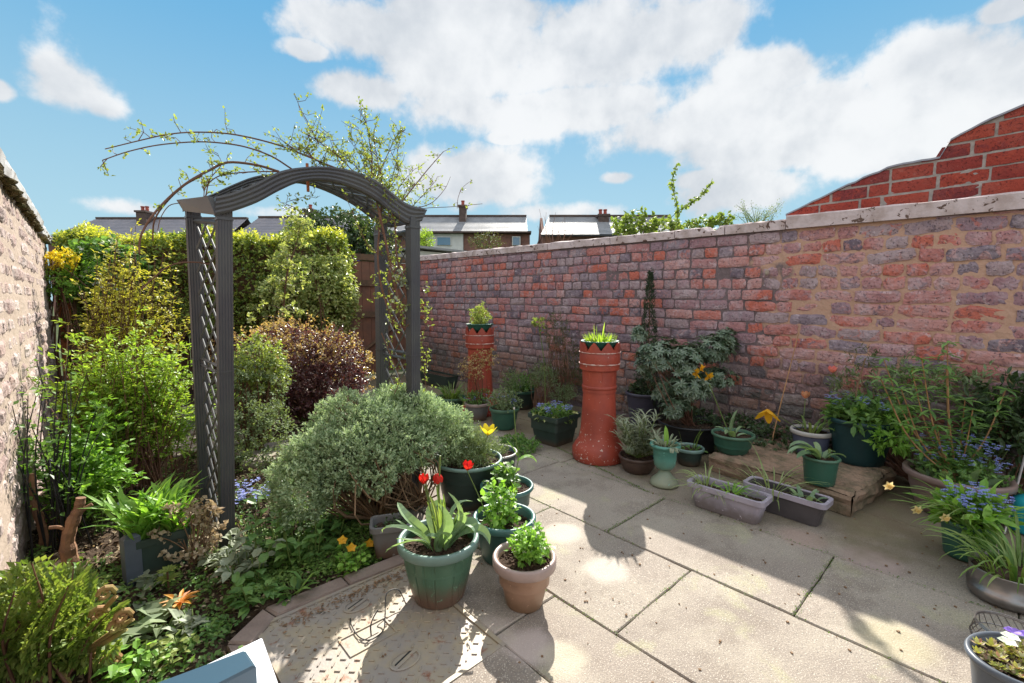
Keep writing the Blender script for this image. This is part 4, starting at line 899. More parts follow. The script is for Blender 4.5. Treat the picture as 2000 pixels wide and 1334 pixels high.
# small tree with pale leaves in front of the hedge
st2 = thing('small_tree', 'slender young tree with cream edged leaves rising in front of the hedge', 'tree'); b = wY(548, 780, 5.2); b[2] = 0
q = MB(); cv = curve_pts([b, wY(552, 640, 5.2), wY(560, 540, 5.2), wY(578, 480, 5.2), wY(588, 428, 5.2)], 30); q.tube(cv, np.linspace(.014, .004, len(cv)), 6, False); tips = []
for i in range(60):
    s = cv[int(rng.uniform(8, len(cv)-1))]; k = 1-(s[2]-.7)/1.5; e = s+rv(1)[0]*[1.1, .7, .45]*(.09+.24*max(0, k))*rng.uniform(.4, 1.1)+[0, 0, .04]; tips.append(e); q.tube(curve_pts([s, (s+e)/2+[0, 0, .03], e], 6), [.004, .0035, .003, .003, .002, .002, .0015][:7], 4, False)
q.build('trunk', m_stem, st2); tips = np.array(tips); c = np.vstack([tips+rv(60)*.03 for _ in range(6)]); q = MB(); leafcloud(q, c, rv(len(c)), 5, .05, .036, .024, .5); q.build('crown', L_hedgep, st2)

# tall yellow green climber + lime shrub at left
def whips(name, label, cat, base, tops, Y, lmat, smat, n, L, W, per, tw, rr=.004, seed=1, spread=.2, dens=1.0, start=.35, group=None, fancy=False, sp=.6, jit=.03):
    t = thing(name, label, cat, (0, 0, 0), group); q = MB(); lf = MB()
    for i in range(n):
        b = np.array(base)+rng.normal(size=3)*[spread, spread*.8, 0]; e = np.array(tops[rng.integers(len(tops))])+rng.normal(size=3)*[.10, .10, .10]
        m = b*.5+e*.5+rng.normal(size=3)*[jit, jit, jit]+[0, 0, .05]; cv = curve_pts([b, m, e], 16); q.tube(cv, np.linspace(rr, rr*.4, len(cv)), 4, False)
        for p in cv[int(len(cv)*start):]:
            if rng.random() < dens:
                d = rv(1)[0]*[1, 1, .4]+[0, 0, .3]; k = per; pos = p+d*rng.uniform(0, tw, (k, 1))+rv(k)*.012; lf.leaves(pos, d+rv(k)*sp, rv(k)*.6+[0, 0, 1], rng.uniform(.7, 1.2, k)*L, W, fancy)
    q.build('stems', smat, t); lf.build('leaves', lmat, t); return t
whips('yellow_leaved_shrub', 'tall loose golden leaved shrub in front of the left part of the hedge', 'shrub', (.12, 4.9, .0), [wY(x, y, 5.0) for x, y in [(200, 500), (240, 480), (290, 490), (330, 540), (280, 560), (220, 580), (330, 600), (190, 620), (260, 640), (320, 650), (170, 560), (250, 530), (300, 620), (215, 660)]], 0, L_yel, m_stem, 120, .038, .018, 5, .09, .004, spread=.16, dens=.9, start=.4)
whips('lime_shrub', 'bushy lime green shrub with a thicket of red brown stems beside the arch', 'shrub', (wY(235, 900, 3.5)[0], 3.45, .0), [wY(x, y, 3.5) for x, y in [(170, 700), (210, 670), (260, 680), (310, 700), (350, 720), (360, 780), (160, 780), (200, 740), (250, 740), (300, 760), (340, 830), (180, 830), (280, 690), (230, 800), (320, 740), (150, 740)]], 0, L_lime, m_stemr, 190, .030, .016, 7, .08, .0035, spread=.11, dens=1, start=.42)
whips('green_bush', 'low bright green bush at the foot of the lime shrub by the left wall', 'bush', (wY(165, 920, 3.1)[0], 3.1, .0), [wY(x, y, 3.1) for x, y in [(130, 860), (170, 850), (210, 880), (160, 900), (190, 920), (120, 900)]], 0, L_poppy, m_stemg, 50, .035, .02, 7, .06, .0025, spread=.07, dens=1, start=.3)
whips('leggy_shrub', 'dark stemmed leggy shrub growing up against the left wall', 'shrub', (wY(115, 1000, 2.9)[0]+.0, 2.85, .0), [wY(x, y, 2.9) for x, y in [(75, 760), (60, 820), (95, 750), (130, 770), (110, 720), (145, 800), (80, 880), (120, 850)]], 0, L_herb, m_black, 22, .03, .018, 2, .05, .004, spread=.05, dens=.55, start=.35)
# lily-like straps by the arch's rear left post
sp_ = thing('strappy_plant', 'dark green strap leaved clump just left of the rear arch post', 'plant', wY(345, 850, 3.9)*[1, 1, 0]); q = MB()
for i in range(34): q.ribbon((rng.normal()*.03, rng.normal()*.03, .15), rng.uniform(-2.6, .6), rng.uniform(.25, .4), .012, rng.uniform(50, 85), -35)
q.build('leaves', L_herb, sp_)
q = MB(); q.tube([gz(337, 925), wY(327, 762, gz(337, 925)[1])+[0, .05, 0]], [.006, .005], 8); tag(q.build('bamboo_cane', m_cane), 'upright orange bamboo cane standing between lime shrub and arch', 'cane')
# low broad planter with fresh green clump
pc = gz(300, 1135); pw = dist(pc)
pl = thing('planter', 'dark square plastic planter full of fresh green poppy leaves in the bed', 'planter', (pc[0]+.03, pc[1]+.10, 0)); q = MB()
W_, H_ = .13, .20
def rbox(mb, wx, wy, z0, z1, r=.03, taper=1.0, k=5, both=True, th=.006, inner=True, cap=True):
    def ring(a, b, z):
        o = []
        for cx, cy, a0 in ((1, 1, 0), (-1, 1, PI/2), (-1, -1, PI), (1, -1, 1.5*PI)):
            for j in range(k+1): t_ = a0+j/k*PI/2; o.append((cx*(a-r)+r*math.cos(t_), cy*(b-r)+r*math.sin(t_), z))
        return o
    L_ = [ring(wx*taper, wy*taper, z0), ring(wx, wy, z1)]
    if inner: L_ += [ring(wx-th, wy-th, z1), ring((wx-th)*.98, (wy-th)*.98, z1-(z1-z0)*.5)]
    P = len(L_[0]); v = [p for l in L_ for p in l]; f = [(a*P+b, a*P+(b+1) % P, (a+1)*P+(b+1) % P, (a+1)*P+b) for a in range(len(L_)-1) for b in range(P)]
    if cap: f.append(tuple(range(P))[::-1])
    if not inner: f.append(tuple((len(L_)-1)*P+b for b in range(P)))
    mb.add(v, f); return mb
rbox(q, .10, .10, 0, .18, .02, .9); q.build('box', p_dark, pl)
q = MB(); rbox(q, .107, .107, .155, .185, .02, 1, th=.014, cap=False); q.build('rim', p_dark, pl)
q = MB(); q.grid(lambda s, t: (-.092+.184*s, -.092+.184*t, .16+rng.normal()*.004), 14, 14); q.build('soil', m_potsoil, pl)
q = MB()
for i in range(210):
    x, y = rng.uniform(-.09, .09, 2); a = rng.uniform(0, 6.28); L_ = rng.uniform(.10, .27); q.ribbon((x, y, .155), a, L_, rng.uniform(.014, .03), rng.uniform(60, 90), rng.uniform(-20, 40), 6, .3, wob=1)
q.build('foliage', L_poppy, pl)
q = MB(); q.box((0, 0, .11), (.055, .04, .22), bev=.012); c_ = gz(262, 1150); o = tag(q.build('edging_post', p_slate), 'short dark slate blue post end standing at the corner of the planter', 'post'); o.location = (c_[0], c_[1]+.02, 0); o.rotation_euler = (0, 0, .3)
q = MB(); q.box((0, 0, .13), (.014, .16, .26), bev=.004); c_ = gz(243, 1120); o = tag(q.build('edging_board', p_dark), 'dark green upright board on the left of the poppy planter', 'board'); o.location = (c_[0], c_[1]+.08, 0)

# ---- herbs, rosettes
def herb(name, label, cat, pos, n, h, L, W, mat, seed=0, spread=.06, fancy=True, stems=m_stemg, per=5, lean=.4, group=None, up=.3, extra=None):
    t = thing(name, label, cat, tuple(pos), group); q = MB(); lf = MB()
    for i in range(n):
        a = rng.uniform(0, 6.28); r = spread*math.sqrt(rng.random()); b = np.array([r*math.cos(a), r*math.sin(a), 0]); hh = h*rng.uniform(.5, 1.1); e = b+np.array([math.cos(a)*lean*hh*rng.random(), math.sin(a)*lean*hh*rng.random(), hh]); cv = curve_pts([b, (b+e)/2+rv(1)[0]*.01, e], 8); q.tube(cv, .0022, 4, False)
        for j in range(per):
            p = cv[min(len(cv)-1, int(len(cv)*(.25+.75*j/per)))]; aa = rng.uniform(0, 6.28); d = np.array([[math.cos(aa), math.sin(aa), up+rng.normal()*.25]]); lf.leaves(p[None]+d*.008, d, [[0, 0, 1]]+rv(1)*.35, L*rng.uniform(.6, 1.2), W*rng.uniform(.7, 1.1), fancy, .25)
    q.build('stems', stems, t); lf.build('leaves', mat, t)
    if extra: extra(t)
    return t
for i, (x, y, n, h, lab) in enumerate([(480, 1130, 12, .16, 'leafy green weed with blistered leaves in front of the arch post'), (530, 1090, 12, .22, 'broad leaved green weed in the bed midway between arch post and grey trough'), (590, 1100, 12, .2, 'leafy green weed below the silver shrub right of its taller neighbour'), (560, 1010, 5, .22, 'tallest broad leaved seedling standing before the silver shrub'), (450, 1100, 8, .13, 'pale leafy weed close against the foot of the front arch post'), (630, 1060, 9, .12, 'low leafy weed under the right side of the silver shrub'), (500, 1170, 8, .1, 'short leafy weed nearest the kerb')]):
    herb('leafy_weed', lab, 'weed', gz(x, y), n, h, .062, .040, L_herb if i not in (0, 4) else L_lav, spread=.075, group='leafy weeds in the bed')
herb('rosette_plant', 'smooth leaved rosette between the weeds and the kerb', 'plant', gz(575, 1165), 10, .05, .09, .028, L_herb, spread=.02, per=2, lean=.9, up=.5)
def prim(t):
    for (x, y, z) in [(-.045, 0, .13), (-.02, -.03, .10), (.085, .02, .06)]:
        q = MB(); q.tube([(0, 0, .02), (x, y, z)], .0015, 4); s_ = q.build('flower_stem', m_stemg, t); q = MB(); k = 5; a = np.arange(k)/k*6.28; D = np.stack([np.cos(a), np.sin(a)*.6-.3, np.sin(a)*.5+.3], 1); q.leaves(np.tile([(x, y, z)], (k, 1)), D, rv(k)*.2+[0, -.6, .5], .024, .024); q.build('flower', F_org, s_)
herb('primrose', 'low bright green plant with orange yellow flowers beside the grey trough', 'flowering plant', gz(690, 1105), 26, .07, .034, .024, L_poppy, spread=.06, extra=prim)
# forget-me-nots near post
def fmn(t, n=60, R=.12, z0=.08, z1=.15, mat=None, sz=.007, cx=0, cy=0):
    q = MB(); s = MB()
    for i in range(n//4):
        a = rng.uniform(0, 6.28); r = R*math.sqrt(rng.random()); c = np.array([cx+r*math.cos(a), cy+r*math.sin(a), rng.uniform(z0, z1)]); s.tube([(c[0]*.7, c[1]*.7, z0-.06), c], .001, 3, False)
        for j in range(5):
            p = c+rv(1)[0]*.014; k = 5; aa = np.arange(k)/k*6.28; nn = np.array([0, -.4, 1.]); D = np.stack([np.cos(aa), np.sin(aa), np.zeros(k)+.1], 1); q.leaves(np.tile(p, (k, 1)), D, np.tile(nn, (k, 1)), sz, sz)
    s.build('flower_stems', m_stemg, t); q.build('flower_heads', mat or F_blue, t)['kind'] = 'stuff'
herb('forget_me_not', 'patch of pale blue forget me nots right behind the front arch post', 'flowering plant', gz(490, 990), 30, .08, .035, .014, L_herb, spread=.12, extra=lambda t: fmn(t, 160, .15, .08, .13, sz=.009))
# orange rosettes and dried hydrangea
ob = thing('orange_rosette', 'rosette of orange spoon shaped leaves in the bed near the kerb', 'plant', gz(352, 1190)+[0, 0, .03]); q = MB(); n = 16; a = np.arange(n)*2.4; q.leaves(np.zeros((n, 3)), np.stack([np.cos(a), np.sin(a), rng.uniform(.15, .7, n)], 1), np.tile([0, 0, 1.], (n, 1)), .068, .017, True); q.build('leaves', L_orange, ob)
q = MB(); q.tube([(0, 0, -.04), (0, 0, .0)], .005); q.build('stem', m_stem, ob)
ob = thing('yellow_rosette', 'small rosette of yellow green leaves just above the orange one', 'plant', gz(330, 1160)+[0, 0, .06]); q = MB()
for lay in range(2): n = 11; a = np.arange(n)*2.4+lay; q.leaves(np.tile([(0, 0, lay*.035)], (n, 1)), np.stack([np.cos(a), np.sin(a), np.full(n, .35)], 1), np.tile([0, 0, 1.], (n, 1)), .045-.008*lay, .016, True)
q.build('leaves', L_rose, ob); q = MB(); q.tube([(0, 0, -.06), (0, 0, .035)], .004); q.build('stem', m_stem, ob)
dh = thing('dried_flower_stems', 'clump of dried papery brown seed heads and stems below the planter', 'dead plant', gz(385, 1110)); q = MB(); lf = MB()
for i in range(30):
    a = rng.uniform(0, 6.28); e = np.array([math.cos(a)*rng.uniform(.03, .14), math.sin(a)*rng.uniform(.02, .1), rng.uniform(.08, .30)]); cv = curve_pts([(rng.normal()*.02, rng.normal()*.02, 0), e*[.5, .5, .7], e], 8); q.tube(cv, .0022, 4, False); k = 16; lf.leaves(e+rv(k)*.02, rv(k), rv(k), .024, .018)
q.build('stems', m_litter, dh); lf.build('seed_heads', L_dead, dh)
herb('silver_leaved_plant', 'large pale woolly leaves lying in the bed below the planter', 'plant', gz(290, 1160), 8, .05, .10, .05, L_lav, spread=.06, per=2, lean=.8)
herb('broad_leaved_plant', 'grey green broad leaves in the bed in front of the orange rosette', 'plant', gz(290, 1235), 12, .05, .10, .045, L_santg, spread=.08, per=3, lean=.8)
herb('lungwort', 'small speckled leaved plant beside the kerb corner', 'plant', gz(365, 1225), 12, .04, .06, .035, L_lav, spread=.05, per=2)
herb('fresh_seedling', 'fresh green seedling at the front of the bed near the white ledge', 'plant', gz(255, 1315), 14, .06, .05, .028, L_poppy, spread=.06, per=3)
herb('fresh_seedling', 'fresh yellow green seedling left of the white ledge tip', 'plant', gz(330, 1280), 14, .05, .035, .02, L_rose, spread=.07, per=3)
# driftwood stumps
for pts, r0, lab in [([(92, 1085), (82, 1030), (66, 975), (64, 925)], .016, 'bent bare reddish root stick leaning on the left wall'), ([(140, 1110), (132, 1060), (142, 1020), (153, 995), (158, 972)], .023, 'thick forked piece of bare driftwood standing in the bed'), ([(122, 1062), (112, 1030), (102, 998)], .010, 'thin short bare stick beside the forked driftwood')]:
    b = gz(*pts[0]); q = MB(); cv = curve_pts([wY(x, y, b[1]+.0) for x, y in pts], 18); q.tube(cv, np.linspace(r0*1.25, r0*.7, len(cv))*(1+.07*np.sin(np.arange(len(cv))*.9)+.09*np.sin(np.arange(len(cv))*2.3+1)), 9)
    if r0 > .02:
        q.tube(curve_pts([cv[6], cv[6]+[-.03, 0, .03], cv[6]+[-.06, .01, .035]], 8), .007, 6); q.tube(curve_pts([cv[9], cv[10]+[.03, 0, .02], cv[12]+[.045, 0, .01]], 8), .008, 6)
    o = thing('driftwood', lab, 'driftwood'); q.build('wood', m_root, o)
# fern in the near left corner
fn_ = thing('fern', 'fern with curled orange brown new fronds in the near left corner', 'fern', gz(95, 1330)); q = MB(); lf = MB(); cu = MB()
B0 = np.array(gz(95, 1330))
tg = [(30, 1130), (70, 1110), (120, 1150), (150, 1200), (20, 1200), (100, 1180), (180, 1250), (60, 1240), (140, 1130), (10, 1280), (200, 1300), (120, 1260), (40, 1160), (170, 1160)]
for i in range(38):
    x, y = tg[i % len(tg)]; e = wD(x+rng.normal()*22, y+rng.normal()*22, dist(B0)+rng.uniform(-.12, .3))-B0; b = np.array([rng.normal()*.05, rng.normal()*.05, 0]); cv = curve_pts([b, b*.6+e*.4+[rng.normal()*.02, 0, .06], e], 20); q.tube(cv, np.linspace(.005, .0018, len(cv)), 5, False)
    tn = np.gradient(cv, axis=0)
    for j in range(5, len(cv)):
        s = np.cross(tn[j], [0, 0, 1]); s /= np.linalg.norm(s)+1e-9; Lp = .048*math.sin(PI*(j-3)/(len(cv)-1))+.012
        for sg in (-1, 1):
            m = 3; t_ = np.linspace(.2, 1, m)[:, None]; pos = cv[j]+s*sg*Lp*t_; lf.leaves(np.vstack([pos, pos]), np.vstack([np.tile(tn[j]/np.linalg.norm(tn[j]), (m, 1)), -np.tile(tn[j]/np.linalg.norm(tn[j]), (m, 1))])+s*sg*.5, np.tile([0, 0, 1.], (2*m, 1))+rv(2*m)*.5, .027, .014)
for (x, y) in [(205, 1160), (238, 1205), (225, 1225), (190, 1200), (170, 1290), (145, 1270), (95, 1200), (60, 1190), (30, 1230), (120, 1300), (215, 1290)]:
    e = wD(x, y, dist(B0)+.02)-B0; b = np.array([.03+rng.normal()*.03, rng.normal()*.03, 0]); sp2 = [e+np.array([.023*(1-k/14)*math.cos(k*.75), 0, .023*(1-k/14)*math.sin(k*.75)])*1.0 for k in range(14)]
    cv = np.array(list(curve_pts([b, b*.5+e*.5+[.01, 0, 0], e+[.023, 0, -.02]], 10))+sp2); cu.tube(cv, np.concatenate([np.linspace(.008, .0075, 11), np.linspace(.0085, .004, len(cv)-11)]), 7)
m_frond = plain('young_frond', (.36, .19, .08), .7, .3, 20, .5, 120, .003, c2=(.26, .24, .07))
q.build('stalks', m_stemr, fn_); lf.build('fronds', L_fern, fn_); cu.build('curled_fronds', m_frond, fn_)

# ground cover and litter
def scatter(name, label, mat, n, reg, L, W, z=.0, up=1.0, kd='stuff', cl=1, fancy=False, hh=.02):
    q = MB(); P = []
    while len(P) < n:
        x, y = reg(); 
        if inbed(x, y):
            for _ in range(cl): P.append((x+rng.normal()*.02, y+rng.normal()*.02, bedz(x, y)+z+rng.random()*hh))
    P = np.array(P); k = len(P); q.leaves(P, rv(k)*[1, 1, .4]+[0, 0, .15*up], rv(k)*.5+[0, 0, up], rng.uniform(.6, 1.3, k)*L, W, fancy); tag(q.build(name, mat), label, None, None, kd)
scatter('ground_cover', None, L_moss, 12000, lambda: (rng.normal(.95, .35), abs(rng.normal(0, .35))+1.85), .017, .012, .005, cl=14, hh=.035)
scatter('ground_cover', None, L_moss, 9000, lambda: (rng.uniform(-.26, 1.7), rng.uniform(2.4, 5.8)), .02, .014, .005, cl=30, hh=.04)
scatter('ground_cover', None, L_herb, 3600, lambda: (rng.uniform(-.26, .3), rng.uniform(1.2, 2.6)), .022, .014, .005, cl=12, hh=.03)
scatter('leaf_litter', None, L_dead, 5200, lambda: (rng.uniform(-.27, 1.3), rng.uniform(.9, 3.4)), .020, .010, .004, cl=1, hh=.008)
q = MB(); P = []
for i in range(1500):
    x, y = rng.uniform(-.27, 1.2), rng.uniform(1.0, 3.6)
    if inbed(x, y): a = rng.uniform(0, 3.14); l = rng.uniform(.01, .05); z = bedz(x, y)+.008; q.tube([(x, y, z), (x+l*math.cos(a), y+l*math.sin(a), z+rng.random()*.01)], .0012, 3, False)
tag(q.build('twig_litter', m_litter), kind='stuff')
q = MB()     # crumbs of soil
for i in range(2600):
    x, y = rng.uniform(-.27, 1.3), rng.uniform(.9, 3.2)
    if inbed(x, y): s = rng.uniform(.003, .012); q.box((x, y, bedz(x, y)+s*.3), (s*2, s*1.6, s*1.4), rz=rng.random()*3)
tag(q.build('soil_crumbs', m_soil), kind='stuff')
# moss and debris in the joints
q = MB(); P = []
def jl(x0, y0, x1, y1, n):
    for i in range(n):
        t_ = rng.random(); P.append((x0+(x1-x0)*t_+rng.normal()*.006, y0+(y1-y0)*t_+rng.normal()*.006, .001))
jl(1.83, 1.1, 1.83, 2.4, 200); jl(1.83, 1.29, 2.41, 1.29, 260); jl(2.41, -.2, 2.41, 3.0, 500); jl(1.27, .85, 1.83, .85, 90); jl(1.83, .46, 2.41, .46, 160); jl(1.83, -.2, 1.83, .85, 60); jl(1.27, .85, 1.27, 2.4, 160); jl(1.27, 1.66, 1.83, 1.66, 200); jl(2.41, 1.4, 2.7, 2.6, 900); jl(.9, 1.76, 1.1, 1.85, 300)
P = np.array(P); k = len(P); q.leaves(P, rv(k)+[0, 0, .5], rv(k), rng.uniform(.004, .009, k), .004); tag(q.build('joint_moss', L_moss), kind='stuff')
q = MB()
for i in range(420):
    x, y = rng.uniform(.4, 3.0), rng.uniform(-.2, 3.4)
    if not inbed(x, y): s = rng.uniform(.0015, .0045); q.box((x, y, .002), (s*2, s*1.5, s), rz=rng.random()*3)
gl = MB()
for i in range(260):
    t_ = rng.random()**1.4; x = .90-.45*t_+rng.normal()*.03; y = 1.69-abs(rng.normal()*.03); s = rng.uniform(.003, .009); gl.leaves([(x, y, .004)], rv(1)*[1, 1, .15], [[0, 0, 1.]]+rv(1)*.4, s*2, s)
tag(gl.build('leaf_litter', m_litter), kind='stuff')
tag(q.build('grit', m_litter), kind='stuff')
cb = thing('plastic_strap', 'loop of black plastic strap lying across the manhole cover', 'strap'); q = MB()
q.tube(curve_pts([gz(793, 1180, .01), gz(778, 1152, .05), gz(755, 1160, .06), gz(752, 1205, .02), gz(748, 1232, .004), gz(722, 1250, .004), gz(700, 1243, .004), gz(686, 1220, .004), gz(684, 1208, .004)], 40), .0022, 6); q.tube(curve_pts([gz(725, 1242, .006), gz(724, 1222, .03), gz(730, 1205, .05), gz(738, 1192, .06)], 12), .0025, 6); q.build('strap', m_black, cb)

# ================================================================== POTS
def spot(px, by, ry, wd, z0=0.0):
    p = gz(px, by, z0); w_ = dist(p); r_ = (p-CP)@RV; R_ = wd/2*w_/FPX*w_/math.hypot(r_, w_); rr = ray(px, ry); H__ = EYE+rr[2]/(rr@F0)*w_-z0
    return p, R_, H__
def pot(name, label, cat, p, R, H, rb, bm1, rm, rimh=.03, rimt=.010, ribs=0, ribd=.012, ov=(1, 1), rz=0, soil=.035, group=None, curve=.0, foot=False, smooth=True):
    t = thing(name, label, cat, tuple(p), group, rz); sx, sy = ov; k = ribs*8 if ribs else 48
    q = MB(); n = 10; prof = [(0, .0), (rb*.96, 0), (rb, .006)]
    for i in range(1, n+1): s = i/n; prof.append((rb+(R-rimt-rb)*(s**(1-curve) if curve else s)+curve*.02*math.sin(PI*s), .006+(H-rimh*.5-.006)*s))
    prof += [(R-rimt-.008, H-rimh*.5), (R-rimt-.012, H-.10 if H > .14 else H*.35)]
    rib = (lambda a, i: (-(ribd/R) if (ribs and 3 <= i <= 10 and (a*ribs/(2*PI)) % 1 < .12) else 0)) if ribs else None
    q.lathe(prof, k, sx=sx, sy=sy, rib=rib); b = q.build('pot_body', bm1, t, smooth and not ribs)
    q = MB(); h = H-rimh; pr = [(R-rimt-.006, h), (R-.004, h), (R, h+.004), (R+.001, H-.008), (R-.003, H-.001), (R-.008, H), (R-rimt-.004, H-.003), (R-rimt-.006, h)]
    q.lathe(pr, 56, sx=sx, sy=sy); q.build('rim', rm, t, True)
    q = MB(); Rs = R-rimt-.006
    ph = rng.uniform(0, 6, 4)
    def sf(s, a): r_ = Rs*s; x = r_*math.cos(a*2*PI); y = r_*math.sin(a*2*PI); return (x*sx, y*sy, H-soil+.006*math.sin(x*40+ph[0])*math.sin(y*37+ph[1])+rng.normal()*.0025)
    q.grid(sf, 10, 40); 
    for i in range(int(160*R/.15)):
        a = rng.uniform(0, 6.28); r_ = Rs*.93*math.sqrt(rng.random()); s = rng.uniform(.002, .006); q.box((r_*math.cos(a)*sx, r_*math.sin(a)*sy, H-soil+.003), (s*2, s*1.5, s*1.4), rz=a)
    q.build('soil', m_potsoil, t); return t
def local(t, p): return np.asarray(p)-np.array(t.location)
def tuft(t, n, L, W, mat, R=.05, z=.1, e=(60, 90), bend=(-60, 30), name='leaves', seg=6, wob=0, fold=.25, c=(0, 0), az=None):
    q = MB()
    for i in range(n):
        a = rng.uniform(0, 6.28) if az is None else az+rng.normal()*.5; r = R*math.sqrt(rng.random()); q.ribbon((c[0]+r*math.cos(a), c[1]+r*math.sin(a), z-.01), a, L*rng.uniform(.6, 1.1), W*rng.uniform(.7, 1.1), rng.uniform(*e), rng.uniform(*bend), seg, fold, rng.normal()*.4, wob=wob)
    return q.build(name, mat, t)
def bushy(t, n, R, h, z, mat, L=.02, W=.012, per=7, cx=0, cy=0, stems=True, nb=24, name='foliage', tw=.03, up=.7, seed=5, flat=.9, smat=m_stemg, fancy=False, shell=.5):
    c, d = clusters([(cx, cy, z+h*.5, R, R*flat, h*.55)], n, seed, .2, shell, z-.02); q = MB(); leafcloud(q, c, d, per, tw, L, W, up, .8, fancy); o = q.build(name, mat, t)
    if stems: q = MB(); branches(q, np.array([cx, cy, z-.02]), c[:nb], .003, 4); q.build('stems', smat, t)
    return o
def tulip_flower(t, base, tip, mat, s=.028, open_=.35, lean=None, stemr=.0022, label=None, n=6):
    cv = curve_pts([base, (np.array(base)+np.array(tip))/2+rv(1)[0]*.008, tip], 10); q = MB(); q.tube(cv, stemr, 5); st_ = q.build('flower_stem', m_stemg, t)
    d = cv[-1]-cv[-2]; d = d/np.linalg.norm(d) if lean is None else np.array(lean)/np.linalg.norm(lean); q = MB()
    a1 = np.cross(d, [.3, .2, 1]); a1 /= np.linalg.norm(a1); a2 = np.cross(d, a1)
    for k in range(n):
        a = k/n*2*PI; o = a1*math.cos(a)+a2*math.sin(a); v = []
        for i in range(6):
            u = i/5; rr = s*.55*math.sin(PI*min(1, u*.62+.05))+open_*s*u*u; c = np.array(tip)+d*s*1.5*u+o*rr; wd = s*.55*math.sin(PI*(u*.86+.07))**.8; tn = np.cross(d, o); v += [c-tn*wd+d*0, c+o*wd*.22, c+tn*wd]
        q.add(v, [(i*3+j, i*3+j+1, i*3+j+4, i*3+j+3) for i in range(5) for j in range(2)])
    q.build('flower', mat, st_, True); return st_

# 1 front green pot with dying tulips
p, R, H = spot(858, 1160, 1046, 166)
g1 = pot('potted_tulips', 'large ribbed green pot of spent red tulips foremost on the paving', 'potted plant', p, R, H, R*.63, p_green, p_greenrim, .035, .014, ribs=22, ribd=.004, curve=.12, soil=.04)
z = H-.04; q = MB()
for (a, L, W, e0, e1) in [(3.3, .26, .022, 70, -70), (3.6, .22, .02, 60, -60), (2.9, .2, .022, 75, -30), (5.4, .2, .05, 85, 40), (3.9, .19, .05, 88, 60), (5.0, .24, .028, 80, 60), (5.8, .21, .05, 70, -60), (6.1, .17, .05, 65, -50), (.2, .2, .045, 60, -70), (4.6, .18, .03, 80, 10), (2.2, .2, .04, 85, 30), (1.2, .2, .045, 80, 0), (4.2, .16, .03, 70, 20), (3.1, .16, .02, 50, -40), (6.0, .2, .025, 80, 20), (5.2, .26, .02, 88, 70)]:
    r = .045; q.ribbon((r*math.cos(a), r*math.sin(a), z), a-.75+rng.normal()*.35, L*rng.uniform(.7, 1.1), W*1.15, e0+rng.normal()*5, e1+rng.normal()*15, 10, .5, rng.normal()*.9, wob=1.4)
for i in range(4): a = rng.uniform(0, 6.28); q.ribbon((.05*math.cos(a), .05*math.sin(a), z), a, rng.uniform(.12, .2), rng.uniform(.02, .045), rng.uniform(55, 85), rng.uniform(-70, 40), 9, .5, rng.normal(), wob=1.4)
q.build('leaves', L_tulip, g1)
tuft(g1, 15, .23, .015, L_strap, .04, z, (70, 92), (30, 80), 'narrow_leaves', 8, fold=.6, c=(0.03, .0))
f0 = lambda x, y, dd=0: local(g1, wD(x, y, dist(p)+dd))
for (x, y, bx, mt, ln) in [(828, 945, .0, F_red, (0, 0, 1)), (852, 925, .02, F_red, (.3, 0, -1))]: tulip_flower(g1, (bx, 0, z), f0(x, y), mt, .024, .25, ln)
q = MB(); q.tube([(.0, .01, z), f0(830, 930), f0(818, 880)], [.0025, .002, .002], 5); q.tube([(.02, .01, z), f0(857, 960), f0(860, 890)], [.003, .0035, .004], 5); q.build('seed_stalk', m_stemg, g1)
# 2 tan pot
p, R, H = spot(1024, 1176, 1083, 130)
g2 = pot('potted_herb', 'tan pot with a white flowered green plant right of the ribbed green pot', 'potted plant', p, R, H, R*.58, p_tan, p_tanrim, .04, .013, soil=.03)
z = H-.03; bushy(g2, 130, .055, .12, z, L_poppy, .022, .014, 6, .02, -.01, seed=3); c, d = clusters([(.03, 0, z+.07, .06, .055, .065)], 60, 4, .2, .05); q = MB(); leafcloud(q, c, d, 4, .008, .012, .009, .8, 1); q.build('white_flowers', F_white, g2)['kind'] = 'stuff'
# 3 teal bowl pot behind
p, R, H = spot(985, 1085, 1006, 128)
g3 = pot('potted_plant', 'wide teal pot behind the ribbed green one with sparse green stems', 'potted plant', p, R, H, R*.7, p_teal, p_tealrim, .03, .014, soil=.045, curve=.1)
z = H-.045; bushy(g3, 80, .06, .17, z, L_poppy, .028, .02, 5, -.02, 0, seed=6, tw=.04, fancy=True); tuft(g3, 10, .12, .006, L_strap, .06, z, (20, 70), (-40, 0), 'dry_blades')
c, d = clusters([(-.03, 0, z+.12, .05, .05, .05)], 14, 9); q = MB(); leafcloud(q, c, d, 4, .006, .012, .01, .8, 1); q.build('white_flowers', F_white, g3)['kind'] = 'stuff'
tulip_flower(g3, (-.07, .0, z), local(g3, wD(912, 918, dist(p)-.05)), F_red, .024, .5, (0, -.3, 1), label=None)
# 4 grey trough pot on the left
p, R, H = spot(765, 1078, 1018, 84)
g4 = thing('potted_plant', 'weathered grey rectangular pot at the bed edge left of the ribbed green pot', 'potted plant', p, rz=-.5); q = MB(); rbox(q, .085, .062, 0, H, .022, .8); q.build('pot_body', p_grey, g4); q = MB(); rbox(q, .092, .069, H-.02, H+.004, .026, 1, th=.012, cap=False); q.build('rim', p_grey, g4); q = MB(); q.grid(lambda s, t: (-.07+.14*s, -.05+.1*t, H-.03+rng.normal()*.004), 12, 10); q.build('soil', m_potsoil, g4); bushy(g4, 30, .05, .03, H-.03, L_dark, .015, .01, 5, .02, 0, stems=False)
